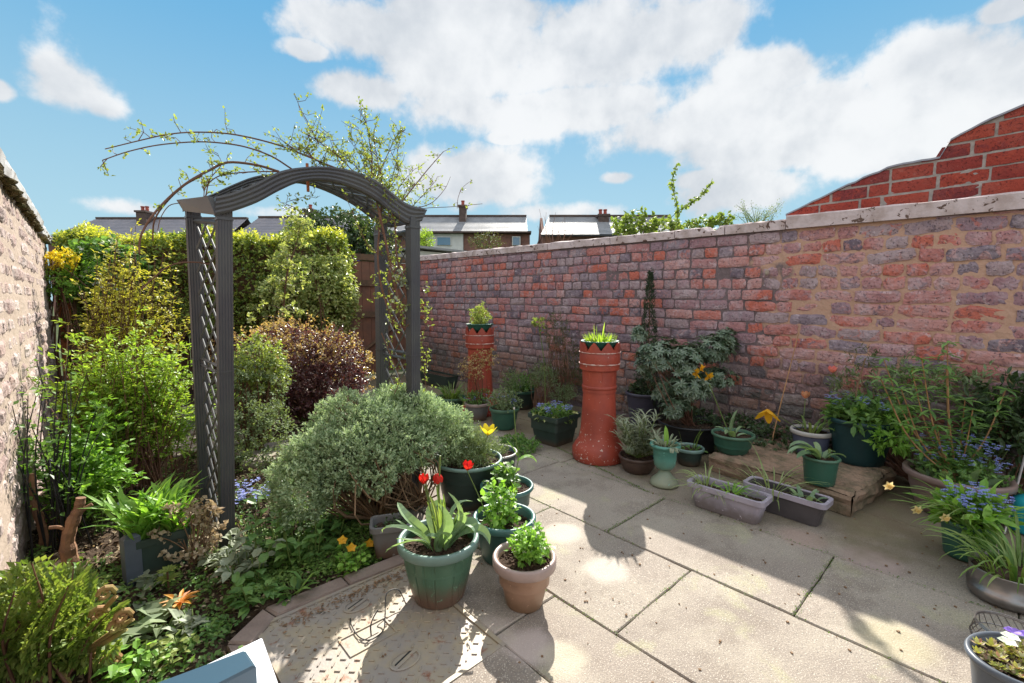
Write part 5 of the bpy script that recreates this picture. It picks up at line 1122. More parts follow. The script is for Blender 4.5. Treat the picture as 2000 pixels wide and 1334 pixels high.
# 5 dark green pot with grey santolina
p, R, H = spot(915, 978, 893, 138)
g5 = pot('potted_shrub', 'big dark green pot with feathery sage shrub and a yellow tulip', 'potted plant', p, R, H, R*.72, p_dark, p_greenrim, .02, .01, soil=.03)
z = H-.03; bushy(g5, 520, .13, .2, z-.02, L_santg, .02, .005, 10, .0, 0, nb=60, seed=8, tw=.05)
tulip_flower(g5, (.03, -.04, z), local(g5, wD(953, 850, dist(p)-.12)), F_yel, .034, .9, (0, -.1, 1))
# 6 dark pot with pale rim behind
p, R, H = spot(968, 945, 880, 88)
g6 = pot('potted_plant', 'dark pot with a thin pale rim tucked behind the yellow tulip', 'potted plant', p, R, H, R*.72, p_dark, p_pale, .012, .006, soil=.03); bushy(g6, 120, .08, .06, H-.03, L_santg, .02, .008, 7, -.03, 0, seed=9)
# 7 pot with lily
p, R, H = spot(990, 1010, 945, 108)
g7 = pot('potted_lily', 'teal rimmed pot with a tall arching lily like shoot and bud', 'potted plant', p, R, H, R*.7, p_teal, p_tealrim, .022, .01, soil=.03)
z = H-.03; f0 = lambda x, y, dd=0: local(g7, wD(x, y, dist(p)+dd)); q = MB(); q.tube(curve_pts([(.02, 0, z), f0(1012, 900), f0(1008, 860), f0(1004, 800)], 14), .0025, 5); q.tube(curve_pts([f0(1010, 885), f0(1020, 868), f0(1035, 880)], 10), .0016, 4); q.build('shoot', m_stemg, g7)
q = MB(); q.lathe([(0, -.008), (.005, -.003), (.005, .004), (0, .009)], 8, f0(1004, 798)); q.build('bud', p_pale, g7, True)
q = MB(); k = MB()
for (x, y, a, L, W, e0, e1) in [(1010, 900, -.7, .11, .018, 40, -60), (1010, 890, 2.2, .10, .018, 60, 40), (1010, 915, 2.6, .11, .022, 10, -60), (1012, 900, -.3, .13, .022, 20, -80)]: q.ribbon(f0(x, y), a, L, W, e0, e1, 7, .4)
q.build('leaves', L_poppy, g7); bushy(g7, 60, .06, .10, z, L_herb, .035, .024, 5, -.03, .0, seed=12, fancy=True, tw=.04); c, d = clusters([(-.02, 0, z+.08, .06, .05, .05)], 14, 9); q = MB(); leafcloud(q, c, d, 4, .006, .014, .011, .8, 1); q.build('white_flowers', F_white, g7)['kind'] = 'stuff'

# chimney pots
def chimney_pot(name, label, p, R, H):
    t = thing(name, label, 'chimney pot', p); q = MB(); s = H/.86
    prof = [(R*1.26, 0), (R*1.31, .02*s), (R*1.31, .075*s), (R*1.18, .11*s), (R*.99, .155*s), (R*.90, .22*s), (R*.83, .40*s), (R*.80, .52*s)]
    q.lathe(prof, 48); q.lathe([(R*.80, .52*s), (R*.86, .525*s), (R*.87, .545*s), (R*.80, .552*s)], 48); b = q.build('shaft', m_terra, t, True)
    q = MB(); q.lathe([(R*.84, .55*s), (R*.86, .655*s)], 8); q.lathe([(R*.86, .655*s), (R*.98, .665*s), (R*.99, .70*s), (R*.98, .705*s)], 48); q.build('octagonal_neck', m_terra, t)
    q = MB()
    for k in range(8): a = (k+.5)/8*2*PI; q.box((R*.785*math.cos(a), R*.785*math.sin(a), .60*s), (.006, R*.46, .085*s), rz=a)
    q.build('neck_panel', m_terra, t)
    q = MB(); q.lathe([(R*.98, .70*s), (R, .71*s), (R, .785*s), (R*.98, .79*s)], 48); q.lathe([(R*.84, .79*s), (R*.84, .5*s)], 40); q.build('collar', m_terra, t, True)
    for zz_ in (.708, .79):
        q = MB(); v = []; K = 64
        for i in range(K):
            a = i/K*2*PI; ww = rng.uniform(.5, 1.2)*.010*s
            for (dr, dz) in ((-.004, -.5), (.005, -.3), (.005, .3), (-.004, .6)): v.append(((R+dr)*math.cos(a), (R+dr)*math.sin(a), zz_*s+dz*ww))
        q.add(v, [(i*4+j, ((i+1) % K)*4+j, ((i+1) % K)*4+(j+1) % 4, i*4+(j+1) % 4) for i in range(K) for j in range(4)]); q.build('worn_ring', m_cement, t)
    q = MB(); K = 96; v = []                  # crown points
    for i in range(K):
        a = i/K*2*PI; ph = (a*9/(2*PI)+.5) % 1; h = (1-abs(2*ph-1))**.8; z1_ = (.80+.068*h)*s
        v += [(R*math.cos(a), R*math.sin(a), .79*s), (R*math.cos(a), R*math.sin(a), z1_), (R*.9*math.cos(a), R*.9*math.sin(a), z1_), (R*.88*math.cos(a), R*.88*math.sin(a), .76*s)]
    q.add(v, [(i*4+j, ((i+1) % K)*4+j, ((i+1) % K)*4+j+1, i*4+j+1) for i in range(K) for j in range(3)]); q.build('crown', m_terra, t)
    return t
def bowl(label, p, R, H, soil=.02):
    t = thing('bowl_planter', label, 'planter', p); q = MB(); q.lathe([(0, 0), (R*.5, .0), (R*.72, H*.25), (R*.88, H*.6), (R*.97, H-.01), (R*1.06, H-.006), (R*1.06, H), (R*.93, H), (R*.9, H*.7)], 44); q.build('bowl', p_bgreen, t, True)
    q = MB(); q.lathe([(0, H-soil), (R*.9, H-soil)], 30); q.build('soil', m_potsoil, t); return t
pn, R, H = spot(1168, 893, 668, 80)
chimney_pot('chimney_pot', 'tall red painted clay chimney pot, the nearer and larger of two, with spiky crown', pn, R, .865*H/.865)
b1 = bowl('small green bowl of bright daffodil shoots resting in the nearer chimney pot', pn+[0, 0, H-.065], R*.9, .075)
tuft(b1, 120, .09, .011, L_lime, .10, .06, (50, 90), (0, 80), seg=4); tuft(b1, 5, .16, .014, L_lime, .05, .06, (80, 92), (70, 92), 'tall_shoots', 4)
q = MB()
for (a, L) in ((.3, .16), (-.3, .14), (3.4, .14), (2.6, .12)): q.ribbon((.05*math.cos(a), .05*math.sin(a), .06), a, L, .005, 60, -80, 8, .1)
q.tube(curve_pts([(0, 0, .06), (-.05, .0, .15), (-.10, 0, .17)], 8), .0015, 4); q.build('dry_stalks', L_dead, b1)
pf, R, Hf = spot(938, 806, 640, 56)
chimney_pot('chimney_pot', 'red clay chimney pot farther away against the wall, half hidden by small shrubs', pf, R, Hf)
b2 = bowl('small green bowl with a rounded pale green herb on the farther chimney pot', pf+[0, 0, Hf-.045], R*.92, .085)
bushy(b2, 200, .085, .20, .05, L_rose, .022, .008, 8, .0, 0, seed=14, tw=.03)

# square planter with blue flowers
ps = gz(1097, 868)
s1 = thing('square_planter', 'square dark green planter of small blue flowers left of the nearer chimney pot', 'planter', ps+[.02, .1, 0], rz=.05); Hs = spot(1097, 868, 812, 90)[2]
q = MB(); rbox(q, .155, .15, 0, Hs, .025, .76, th=.008); q.build('box', p_dark, s1); q = MB(); rbox(q, .165, .16, Hs-.03, Hs+.005, .03, 1, th=.014, cap=False); q.build('rim', p_dark, s1); q = MB(); q.grid(lambda s, t: (-.14+.28*s, -.135+.27*t, Hs-.03+rng.normal()*.004), 14, 14); q.build('soil', m_potsoil, s1)
bushy(s1, 260, .16, .07, Hs-.03, L_herb, .022, .012, 6, seed=15, name='foliage'); fmn(s1, 240, .14, Hs+.03, Hs+.07, sz=.008)
q = MB(); c, d = clusters([(0, 0, Hs, .17, .16, .04)], 60, 3); leafcloud(q, c, d, 5, .02, .03, .02, .4); q.build('variegated_leaves', L_hedgep, s1)
# tall feathery shrub behind it
for lab, x, y, by, blobs_, n, mt, sd in [('tall wispy feathery shrub against the wall left of the nearer chimney pot', 1090, 640, 800, [(1085, 650, .13, .24), (1115, 700, .12, .2), (1070, 730, .2, .12), (1120, 740, .16, .1)], 520, L_feath, 21),
                                         ('airy low shrub behind the square planter', 1040, 740, 810, [(1060, 740, .15, .1), (1000, 745, .10, .1), (1100, 770, .15, .07)], 420, L_santg, 22)]:
    b = gz(x+10, by); yy = b[1]; bl = [(*wD(a, c_, dist(b)), r1, r1*.8, r2) for a, c_, r1, r2 in blobs_]
    shrub('feathery_shrub', lab, 'shrub', bl, n, 8, .024, .006, mt, sd, .05, .25, .6, (b[0], b[1], 0), 50, .005, m_stemr, .9, .5)
lc = wD(1052, 632, 4.2); o = thing('leafy_sprig', 'single sunlit yellow green sprig catching light in front of the wall', 'plant'); c, d = clusters([(*lc, .045, .04, .05)], 30, 5); q = MB(); leafcloud(q, c, d, 6, .02, .03, .012, .4); q.build('leaves', L_rose, o); q = MB(); q.tube(curve_pts([[lc[0]+.1, lc[1], 0], lc+[.08, 0, -.4], lc], 10), .004, 5); q.build('stem', m_stemg, o)

# row of far small pots
def small(px, by, ry, wd, lab, b, r, kind, z0=0, nm='potted_plant', **kw):
    p, R, H = spot(px, by, ry, wd, z0); t = pot(nm, lab, 'potted plant', p, R, H, R*.72, b, r, min(.03, H*.2), .009, soil=.025, **kw); z = H-.025; return t, p, R, H, z
t, p, R, H, z = small(882, 800, 774, 60, 'green pot with a dark grassy clump at the far left of the pot row', p_fgreen, p_green, 0); tuft(t, 80, .22, .010, L_strap, R*.6, z, (50, 88), (-40, 40)); tuft(t, 12, .3, .018, L_herb, R*.8, z, (40, 60), (-80, -40), 'drooping_leaves')
t, p, R, H, z = small(932, 818, 785, 52, 'grey brown pot with small pale flowers in front of the farther chimney pot', p_grey, p_tanrim, 0); bushy(t, 150, R*1.1, .12, z, L_herb, .02, .01, 6, seed=16); fmn(t, 60, R, z+.05, z+.1, sz=.007)
t, p, R, H, z = small(985, 835, 795, 60, 'plain green pot with weedy plant in the middle of the far pot row', p_fgreen, p_green, 0); bushy(t, 160, R*1.1, .16, z, L_santg, .025, .012, 6, seed=17); fmn(t, 50, R, z+.08, z+.13, sz=.007)
t, p, R, H, z = small(1018, 795, 760, 62, 'dark green pot with arching straps nearly hidden behind the plain green pot', p_dark, p_fgreen, 0); bushy(t, 160, R, .18, z, L_herb, .025, .014, 6, seed=18); tuft(t, 14, .25, .016, L_herb, R*.8, z, (40, 70), (-80, -40))
shrub('reddish_shrub', 'thin reddish leaved shrub in front of the farther chimney pot', 'shrub', [(*wD(925, 720, 4.4), .13, .12, .12), (*wD(950, 700, 4.4), .1, .1, .08)], 130, 6, .022, .012, L_berbt, 71, .04, .2, .5, (*gz(935, 815)[:2], 0), 24, .004)
o = thing('forget_me_not', 'blue forget me nots at the foot of the farther wall beside the arch', 'flowering plant', gz(850, 800)); bushy(o, 120, .16, .08, 0, L_herb, .03, .014, 6, seed=19); fmn(o, 160, .15, .07, .12, sz=.01)
o = thing('strap_plant', 'low dark clump between square planter and far pots on the ground', 'plant', gz(1010, 880)); bushy(o, 200, .16, .07, 0, L_herb, .03, .014, 6, seed=20)
tr = thing('trough', 'dark green trough at the foot of the wall behind the far pots', 'trough', gz(872, 770)+[.25, .55, 0], rz=PI/2); q = MB(); rbox(q, .35, .1, 0, .17, .03, .85); q.build('trough_body', p_dark, tr); q = MB(); q.grid(lambda s, t: (-.33+.66*s, -.09+.18*t, .15), 12, 6); q.build('soil', m_potsoil, tr)

# purple bowl, barrel, urn, bowls
t, p, R, H, z = small(1256, 830, 765, 74, 'purple black pot against the wall right of the nearer chimney pot', p_purp, p_purp, 0); bushy(t, 120, R*.8, .1, z, L_dark, .03, .015, 6, seed=23)
o = thing('conifer', 'slim dark spire shaped conifer standing against the wall behind the purple black pot', 'conifer', (*wX(1266, 700, 3.72)[:2], 0)); zt_ = wX(1262, 535, 3.72)[2]; zb_ = .25
q = MB(); c = []; d = []
for i in range(900): s = rng.random()**1.3; a = rng.uniform(0, 6.28); r = .12*(1-s)**.9+.014; c.append((r*math.cos(a)*rng.uniform(.5, 1), r*math.sin(a)*rng.uniform(.5, 1), zb_+(zt_-zb_)*s)); d.append((math.cos(a)*.4, math.sin(a)*.4, 1))
c = np.array(c); leafcloud(q, c, np.array(d), 5, .03, .028, .005, 1.5, .3); c2 = c[c[:, 2] < zb_+.35]+[0, -.13, -.05]; leafcloud(q, c2[:140]*[.6, 1, 1], np.tile([0, 0, 1.], (len(c2[:140]), 1)), 5, .03, .028, .005, 1.5, .3); q.build('foliage', L_con, o); q = MB(); q.tube([(0, 0, 0), (0, 0, zt_-.05)], [.012, .003]); q.build('trunk', m_stem, o)
t, p, R, H, z = small(1245, 918, 888, 78, 'brown barrel shaped pot with a silvery wallflower at the foot of the chimney pot', p_brn, p_brn, 0, curve=.3); z = H-.025
q = MB(); lf = MB()
for i in range(36):
    a = rng.uniform(0, 6.28); hh = rng.uniform(.06, .30); e = np.array([math.cos(a)*rng.uniform(.04, .20), math.sin(a)*rng.uniform(.04, .16), z+hh]); cv = curve_pts([(0, 0, z), e*[.5, .5, 1]-[0, 0, hh*.45], e], 9); q.tube(cv, .003, 4, False)
    for p_ in cv[2:]:
        for j in range(4): aa = rng.uniform(0, 6.28); lf.ribbon(p_, aa, rng.uniform(.06, .11), .011, 50, -30, 3, .3)
q.build('stems', m_stemg, t); lf.build('leaves', L_lav, t)
# urn
pu, R, H = spot(1297, 945, 866, 60); ur = thing('urn_planter', 'tall stemmed aqua plastic urn with silvery rosettes', 'urn', pu); s = H
q = MB(); q.lathe([(0, 0), (R*.98, 0), (R*.98, .012), (R*.9, .03), (R*.55, s*.22), (R*.36, s*.33), (R*.34, s*.36)], 40); q.build('foot', p_aqua, ur, True)
q = MB(); q.lathe([(R*.34, s*.36), (R*.55, s*.40), (R*.72, s*.48), (R*.78, s*.65), (R*.82, s*.92), (R*1.03, s*.935), (R*1.06, s*.96), (R*1.03, s), (R*.88, s), (R*.8, s*.8)], 44); q.build('bowl', p_aqua, ur, True)
q = MB(); q.lathe([(0, s-.02), (R*.84, s-.02)], 24); q.build('soil', m_potsoil, ur); tuft(ur, 70, .085, .013, L_lav, R*.8, s-.015, (10, 85), (-50, 40), seg=4)
q = MB(); a_ = -2.2
for i in range(10): q.ribbon((R*math.cos(a_), R*math.sin(a_), s), a_+rng.normal()*.5, .06, .014, 10, -85, 4, .3)
q.build('trailing_leaves', L_lav, ur); q = MB(); q.ribbon((.01, 0, s-.02), .8, .13, .03, 88, 60, 6, .4); q.build('broad_leaf', L_poppy, ur)
t, p, R, H, z = small(1345, 905, 872, 62, 'shallow dark green bowl just behind the aqua urn', p_dark, p_greenrim, 0); tuft(t, 30, .07, .016, L_herb, R*.6, z, (20, 80), (-40, 20)); tuft(t, 5, .18, .008, L_strap, R*.5, z, (75, 90), (50, 85), 'tall_blades')
# big black tub with rhododendron
p, R, H = spot(1345, 872, 822, 170); R = .24
rh = pot('potted_rhododendron', 'wide black tub holding a big dark glossy leaved rhododendron against the wall', 'potted plant', p, R, H, R*.8, m_black, m_black, .02, .01, soil=.03)
wr_ = dist(p); bl = [(*local(rh, wD(x, y, wr_+dd)), a, a*.8, b) for x, y, a, b, dd in [(1290, 690, .17, .13, -.05), (1340, 700, .20, .15, 0), (1395, 680, .18, .13, .1), (1420, 665, .10, .10, .15), (1262, 700, .10, .12, 0), (1350, 750, .20, .12, -.1), (1320, 790, .16, .09, -.1), (1250, 650, .07, .06, 0), (1400, 735, .14, .09, .05), (1295, 755, .12, .10, 0)]]
c, d = clusters(bl, 900, 73, .22, .45, .1); q = MB()
for cc, dd in zip(c, d):
    k = 9; a = np.arange(k)/k*2*PI+rng.random(); ax = dd+[0, 0, .8]; ax /= np.linalg.norm(ax); u = np.cross(ax, [1, .2, .1]); u /= np.linalg.norm(u); v_ = np.cross(ax, u); D = u*np.cos(a)[:, None]+v_*np.sin(a)[:, None]+ax*rng.uniform(-.1, .5, (k, 1)); q.leaves(np.tile(cc, (k, 1)), D, np.tile(ax, (k, 1)), rng.uniform(.035, .055, k), .017, True)
q.build('foliage', L_rhod, rh); q = MB(); branches(q, np.array([0, 0, H-.04]), c[:26], .006, 5, .12); q.build('branches', m_stemr, rh)
for (x, y) in [(1372, 722), (1384, 735), (1362, 730)]:
    cc = local(rh, wD(x, y, wr_-.28)); q = MB(); k = 7; q.leaves(np.tile(cc, (k, 1)), rv(k)*[1, .6, .8]+[-.1, -.2, .1], rv(k), .042, .03, True); q.build('orange_flower', F_org, rh)

# timber slab
zs = .12
lg = thing('timber_slab', 'thick weathered slab of old timber lying beside the wall with pots standing on it', 'timber slab'); q = MB()
A_ = [gz(1660, 1008), gz(1385, 918)]; ed = (A_[1]-A_[0])/np.linalg.norm(A_[1]-A_[0]); pr_ = np.array([ed[1], -ed[0], 0]); pr_ = pr_ if pr_[0] > 0 else -pr_
L_ = np.linalg.norm(A_[1]-A_[0]); W2 = .66
ph = rng.uniform(0, 6, 6)
def lgp(s, t, z):
    e = .006*math.sin(s*9+ph[0])+.004*math.sin(s*23+ph[1]); f_ = .006*math.sin(t*11+ph[2])+.005*math.sin(t*29+ph[3]); return A_[0]+ed*(L_*s+(f_ if s < .5 else -f_))+pr_*(W2*t+(e if t < .5 else -e))+[0, 0, z]
top = lambda s, t: lgp(s, t, zs-.012*(min(s, 1-s) < .01 or min(t, 1-t) < .01)+.004*math.sin(t*60+2*math.sin(s*5))+.003*math.sin(s*17+t*8)+rng.normal()*.0012)
q.grid(top, 60, 50)
def side(f): q.grid(f, 50, 5)
side(lambda s, z: lgp(s, 0, zs*z-.012*(z > .9)+.0)-pr_*(.006*math.sin(z*9+s*7)+.006*(z > .3)*(z < .9))); side(lambda t, z: lgp(0, t, zs*z-.012*(z > .9))-ed*(.006*math.sin(z*8+t*9)+.01*(z > .3)*(z < .9))); side(lambda s, z: lgp(1-s, 1, zs*z-.012*(z > .9))); side(lambda t, z: lgp(1, 1-t, zs*z-.012*(z > .9)))
q.build('timber', m_log, lg)
# pots on the slab
p, R, H = spot(1430, 882, 845, 90, zs)
tp = pot('potted_tulips', 'green bowl pot with one upright tulip leaf pair on the timber slab', 'potted plant', p, R, H, R*.66, p_fgreen, p_green, .02, .01, soil=.02, curve=.15)
z = H-.02; f0 = lambda x, y, dd=0: local(tp, wD(x, y, dist(p)+dd)); q = MB(); q.tube(curve_pts([(-.04, 0, z), f0(1405, 800), f0(1385, 750)], 10), .003, 5); q.build('flower_stem', m_stemg, tp)
q = MB(); q.ribbon((-.03, 0, z), -.6, .19, .035, 88, 60, 8, .5); q.ribbon((-.05, -.02, z), 3.0, .12, .05, 60, -50, 7, .5); q.ribbon((-.05, 0, z), 2.3, .13, .03, 60, -20, 7, .5); q.ribbon((.05, 0, z), -.3, .11, .022, 60, -60, 7, .5); q.ribbon((.06, 0, z), 2.4, .13, .018, 60, 10, 7, .3); q.ribbon((.0, -.03, z), -.8, .07, .03, 30, -30, 6, .5); q.build('leaves', L_tulip, tp)
t, p, R, H, z = small(1582, 885, 838, 88, 'blue grey pot with pale rim and a fading orange tulip on the slab', p_blue, p_pale, 0, zs, nm='potted_tulips')
tuft(t, 16, .17, .018, L_strap, R*.5, z, (50, 85), (-50, 30)); tulip_flower(t, (-.02, .05, z), local(t, wD(1573, 778, dist(p)+.1)), F_peach, .032, .3, (0, 0, 1)); tulip_flower(t, (-.05, 0, z), local(t, wD(1500, 800, dist(p)-.15)), F_org, .042, 1.3, (-.5, -.1, -.7), n=5)
t, p, R, H, z = small(1600, 850, 812, 56, 'small plain blue pot right behind the blue grey pale rimmed one', p_blue, p_blue, 0, .14); tuft(t, 10, .12, .014, L_strap, R*.5, z, (50, 85), (-50, 30))
p, R, H = spot(1600, 942, 890, 82, zs-.0)
sg = pot('potted_tulips', 'small green pot at the slab edge with broad leaves flopping to its left', 'potted plant', p, R, H, R*.78, p_fgreen, p_green, .016, .008, soil=.02)
z = H-.02; q = MB()
for (a, L, W, e0, e1) in [(2.5, .22, .05, 50, -60), (2.2, .20, .045, 70, -70), (2.8, .17, .04, 60, -50), (2.9, .24, .04, 35, -30), (2.35, .19, .055, 60, -80), (1.6, .12, .03, 70, 0), (-.5, .10, .03, 60, -50), (5.2, .12, .03, 50, -60), (.6, .12, .03, 70, -20)]: q.ribbon((.02*math.cos(a), .02*math.sin(a), z), a, L, W, e0, e1, 9, .45, rng.normal()*.3)
q.build('leaves', L_tulip, sg); q = MB(); q.tube([(.04, -.03, z), (.045, -.03, z+.055)], .007, 8); q.build('cut_stalk', m_stemg, sg)
p, R, H = spot(1676, 900, 815, 150, zs)
te = pot('potted_shrub', 'big dark teal pot brimming with lush leaves behind the small green pot', 'potted plant', p, min(R, .2), H, R*.68, p_dteal, p_dteal, .03, .012, soil=.03)
z = H-.03; bushy(te, 160, .21, .13, z-.02, L_herb, .055, .026, 6, 0, -.02, seed=26, tw=.05, fancy=True); fmn(te, 150, .19, z+.10, z+.17, sz=.009)
q = MB()
for (x, y) in [(1660, 800), (1700, 810), (1690, 720)]: pass
f0 = lambda x, y, dd=0: local(te, wD(x, y, dist(p)+dd)); q.tube(curve_pts([(0, -.02, z), f0(1680, 780), f0(1672, 770), f0(1690, 700)], 14), .0045, 5); q.tube(curve_pts([f0(1673, 770), f0(1650, 755), f0(1640, 745)], 8), .003, 5); q.build('woody_stems', m_litter, te)
c, d = clusters([(*f0(1690, 700), .07, .07, .05), (*f0(1640, 745), .06, .06, .04)], 40, 7); q = MB(); leafcloud(q, c, d, 6, .03, .035, .006, .5); q.build('feathery_leaves', L_feath, te); tulip_flower(te, f0(1640, 760), f0(1626, 728), F_pink, .026, .5, (-.2, 0, 1))
c, d = clusters([(*f0(1740, 850, -.2), .10, .09, .07)], 60, 8); q = MB(); leafcloud(q, c, d, 6, .03, .045, .018, .2); q.build('trailing_leaves', L_poppy, te)
q = MB(); ca = gz(1522, 812, zs)
q.tube([wD(1519, 812, dist(gz(1545, 870, zs))), wD(1560, 650, dist(gz(1545, 870, zs))+.1)], [.004, .003], 6); q.tube([wD(1519, 812, dist(gz(1545, 870, zs))), wD(1508, 860, dist(gz(1545, 870, zs))-.03)], .004, 6); tag(q.build('bamboo_cane', m_cane), 'thin orange cane leaning against the right wall behind the slab', 'cane')
# dark low ground cover behind slab
o = thing('ivy_patch', 'dark ivy like growth at the wall foot behind the slab pots', 'plant'); blv = [(3.62, y, .10, .2, .25, .14) for y in (1.0, 1.35, 1.7)]; c, d = clusters(blv, 700, 81, .2, .3); q = MB(); leafcloud(q, c, d, 6, .04, .03, .02, .3); q.build('leaves', L_dark, o); q = MB(); branches(q, np.array([3.65, 1.3, 0]), c[:20], .004); q.build('stems', m_stem, o)

# two troughs with spider plants
def trough(label, a, b, w_, H, mats, leaves):
    a, b = np.array(a), np.array(b); e = (b-a); L = np.linalg.norm(e[:2]); rz = math.atan2(e[1], e[0]); n_ = np.array([e[1], -e[0], 0])/L; n_ = n_ if n_[0] > 0 else -n_; c = (a+b)/2+n_*w_
    t = thing('trough_planter', label, 'trough', (c[0], c[1], 0), 'plastic troughs beside the slab', rz); q = MB(); rbox(q, L/2, w_, 0, H, .035, .86, th=.007); q.build('trough_body', mats[0], t); q = MB(); rbox(q, L/2+.012, w_+.012, H-.022, H+.004, .03, 1, th=.016, cap=False); q.build('rim', mats[1], t)
    q = MB(); q.grid(lambda s, k: ((L-.05)*(s-.5), (2*w_-.05)*(k-.5), H-.03+rng.normal()*.004), 40, 12)
    for i in range(260): s = rng.uniform(.002, .006); q.box((rng.uniform(-.46, .46)*(L-.05), rng.uniform(-.44, .44)*(2*w_-.05), H-.026), (s*2, s*1.6, s*1.5), rz=rng.random())
    q.build('soil', m_potsoil, t); leaves(t, L, H-.03); return t
Ht = spot(1410, 1005, 950, 10)[2]
Ht = .13
L_spider = leafmat('leaf_spider', [(.20, .26, .10), (.32, .38, .18), (.15, .2, .07)], .4, .4)
def sp1(t, L, z):
    tuft(t, 45, .20, .007, L_spider, .05, z, (15, 80), (-80, -10), 'leaves', 7, c=(L*.30, 0)); tuft(t, 26, .11, .010, L_poppy, .03, z, (15, 80), (-60, 0), 'young_tuft', 6, c=(-L*.05, 0)); tuft(t, 22, .17, .005, L_santg, .1, z, (5, 50), (-40, 0), 'thin_blades', 6, c=(L*.1, .0))
def sp2(t, L, z):
    tuft(t, 40, .2, .006, L_spider, .13, z, (10, 75), (-70, 0), 'leaves', 7, c=(L*.15, 0)); tuft(t, 10, .10, .026, L_tulip, .05, z, (40, 85), (-40, 40), 'broad_leaves', 6, c=(-L*.25, 0)); tuft(t, 14, .4, .005, L_spider, .05, z, (30, 70), (-30, 20), 'long_blades', 9, c=(L*.2, 0))
trough('lilac grey trough of spider plants standing in front on the paving', gz(1486, 1032), gz(1342, 984), .068, Ht, (p_lil, p_lil), sp1)
trough('charcoal trough half hidden behind the lilac grey one', gz(1606, 1036), gz(1452, 985), .062, Ht, (p_char, p_lil), sp2)

# big taupe bowl at the right
p, R, H = spot(1862, 1000, 915, 224); R = .225; H = .225
bw = pot('potted_plant', 'huge wide taupe bowl pot with woody stems and forget me nots against the right wall', 'potted plant', p, R, H, R*.68, p_bowl, p_bowl, .035, .02, soil=.035, curve=.2)
z = H-.035; f0 = lambda x, y, dd=0: local(bw, wD(x, y, dist(p)+dd)); q = MB(); lf = MB()
for i, (x, y, bx) in enumerate([(1850, 670, .03), (1848, 720, .02), (1800, 700, -.05), (1760, 760, -.08), (1725, 700, -.12), (1830, 830, .02), (1900, 800, .08), (1960, 780, .12), (1965, 760, .13), (1720, 740, -.1), (1780, 720, -.04), (1885, 780, .08)]):
    e = f0(x, y, .1*math.sin(i*2)); cv = curve_pts([(bx*.6, 0, z), e*[.6, .6, .5]+[bx*.3, 0, z*.3], e], 14); q.tube(cv, np.linspace(.0045, .0025, len(cv)), 5, False)
    for j in (3, 5, 7, 9, 11, 12, 13, 14):
        if j >= len(cv): continue
        k = 6; aa = rng.uniform(0, 6.28)+np.arange(k); lf.leaves(np.tile(cv[j], (k, 1)), np.stack([np.cos(aa), np.sin(aa), rng.normal(size=k)*.25], 1), np.tile([0, 0, 1.], (k, 1)), rng.uniform(.05, .085, k), .020, True)
q.build('woody_stems', m_cane, bw); lf.build('leaves', L_herb, bw); tuft(bw, 26, .13, .045, L_tulip, .16, z, (45, 85), (-20, 50), 'broad_leaves', 6, fold=.35); bushy(bw, 160, .19, .09, z, L_herb, .025, .014, 6, seed=33, stems=False, name='undergrowth'); fmn(bw, 260, .20, z+.10, z+.22, sz=.009)
shrub('airy_shrub', 'airy grey green shrub against the right wall behind the taupe bowl', 'shrub', [(*wX(1700, 760, 3.72), .10, .2, .12), (*wX(1790, 745, 3.74), .1, .2, .15), (*wX(1880, 760, 3.74), .1, .16, .12)], 190, 6, .04, .012, L_santg, 95, .05, .3, .7, (3.74, .3, 0), 40, .004, m_stemr)
# large leafy shrub at right edge
sb = wD(1985, 800, 2.85); shrub('dark_shrub', 'dark leafy shrub at the right edge against the wall', 'shrub', [(*wX(1970, 850, 3.72), .12, .22, .22), (*wX(2000, 800, 3.75), .1, .2, .16)], 300, 6, .055, .018, L_dark, 91, .05, .2, .5, (3.72, -.05, 0), 30, .006, fancy=True)
# green pot with forget-me-nots and daffodils
p, R, H = spot(1885, 1085, 1030, 110); R = .10; H = .17
gp_ = pot('potted_daffodils', 'green pot of blue forget me nots and drooping cream daffodils before taupe bowl', 'potted plant', p, R, H, R*.75, p_fgreen, p_green, .02, .008, soil=.02)
z = H-.02; f0 = lambda x, y, dd=0: local(gp_, wD(x, y, dist(p)+dd)); bushy(gp_, 70, .10, .10, z, L_poppy, .06, .026, 5, seed=35, fancy=True, tw=.04); fmn(gp_, 180, .12, z+.10, z+.17, sz=.009)
tuft(gp_, 30, .28, .011, L_strap, .06, z, (30, 75), (-50, 10), 'strap_leaves', 9, az=2.6); tuft(gp_, 26, .26, .012, L_poppy, .06, z, (40, 85), (-70, 10), 'arching_leaves', 9)
for (x, y) in [(1735, 948), (1790, 995), (1845, 1010)]:
    e = f0(x, y, -.12); b = np.array((0, -.03, z+.02)); q = MB(); q.tube(curve_pts([b, (b+e)/2+[0, 0, .05], e], 10), .002, 5); s_ = q.build('flower_stem', m_stemg, gp_); q = MB(); k = 6; aa = np.arange(k)/k*6.28; ax = np.array([-.6, -.5, -.2]); ax /= np.linalg.norm(ax); u = np.cross(ax, [0, 0, 1]); v_ = np.cross(ax, u); D = u*np.cos(aa)[:, None]+v_*np.sin(aa)[:, None]; q.leaves(np.tile(e, (k, 1)), D+ax*.25, np.tile(ax, (k, 1)), .024, .016, True)
    v = []; 
    for i in range(4):
        for j in range(10): a = j/10*6.28; r = .005+.0015*i; v.append(e+ax*.005*i+(u*math.cos(a)+v_*math.sin(a))*r)
    q.add(v, [(i*10+j, i*10+(j+1) % 10, (i+1)*10+(j+1) % 10, (i+1)*10+j) for i in range(3) for j in range(10)]); q.build('flower', F_cream, s_)
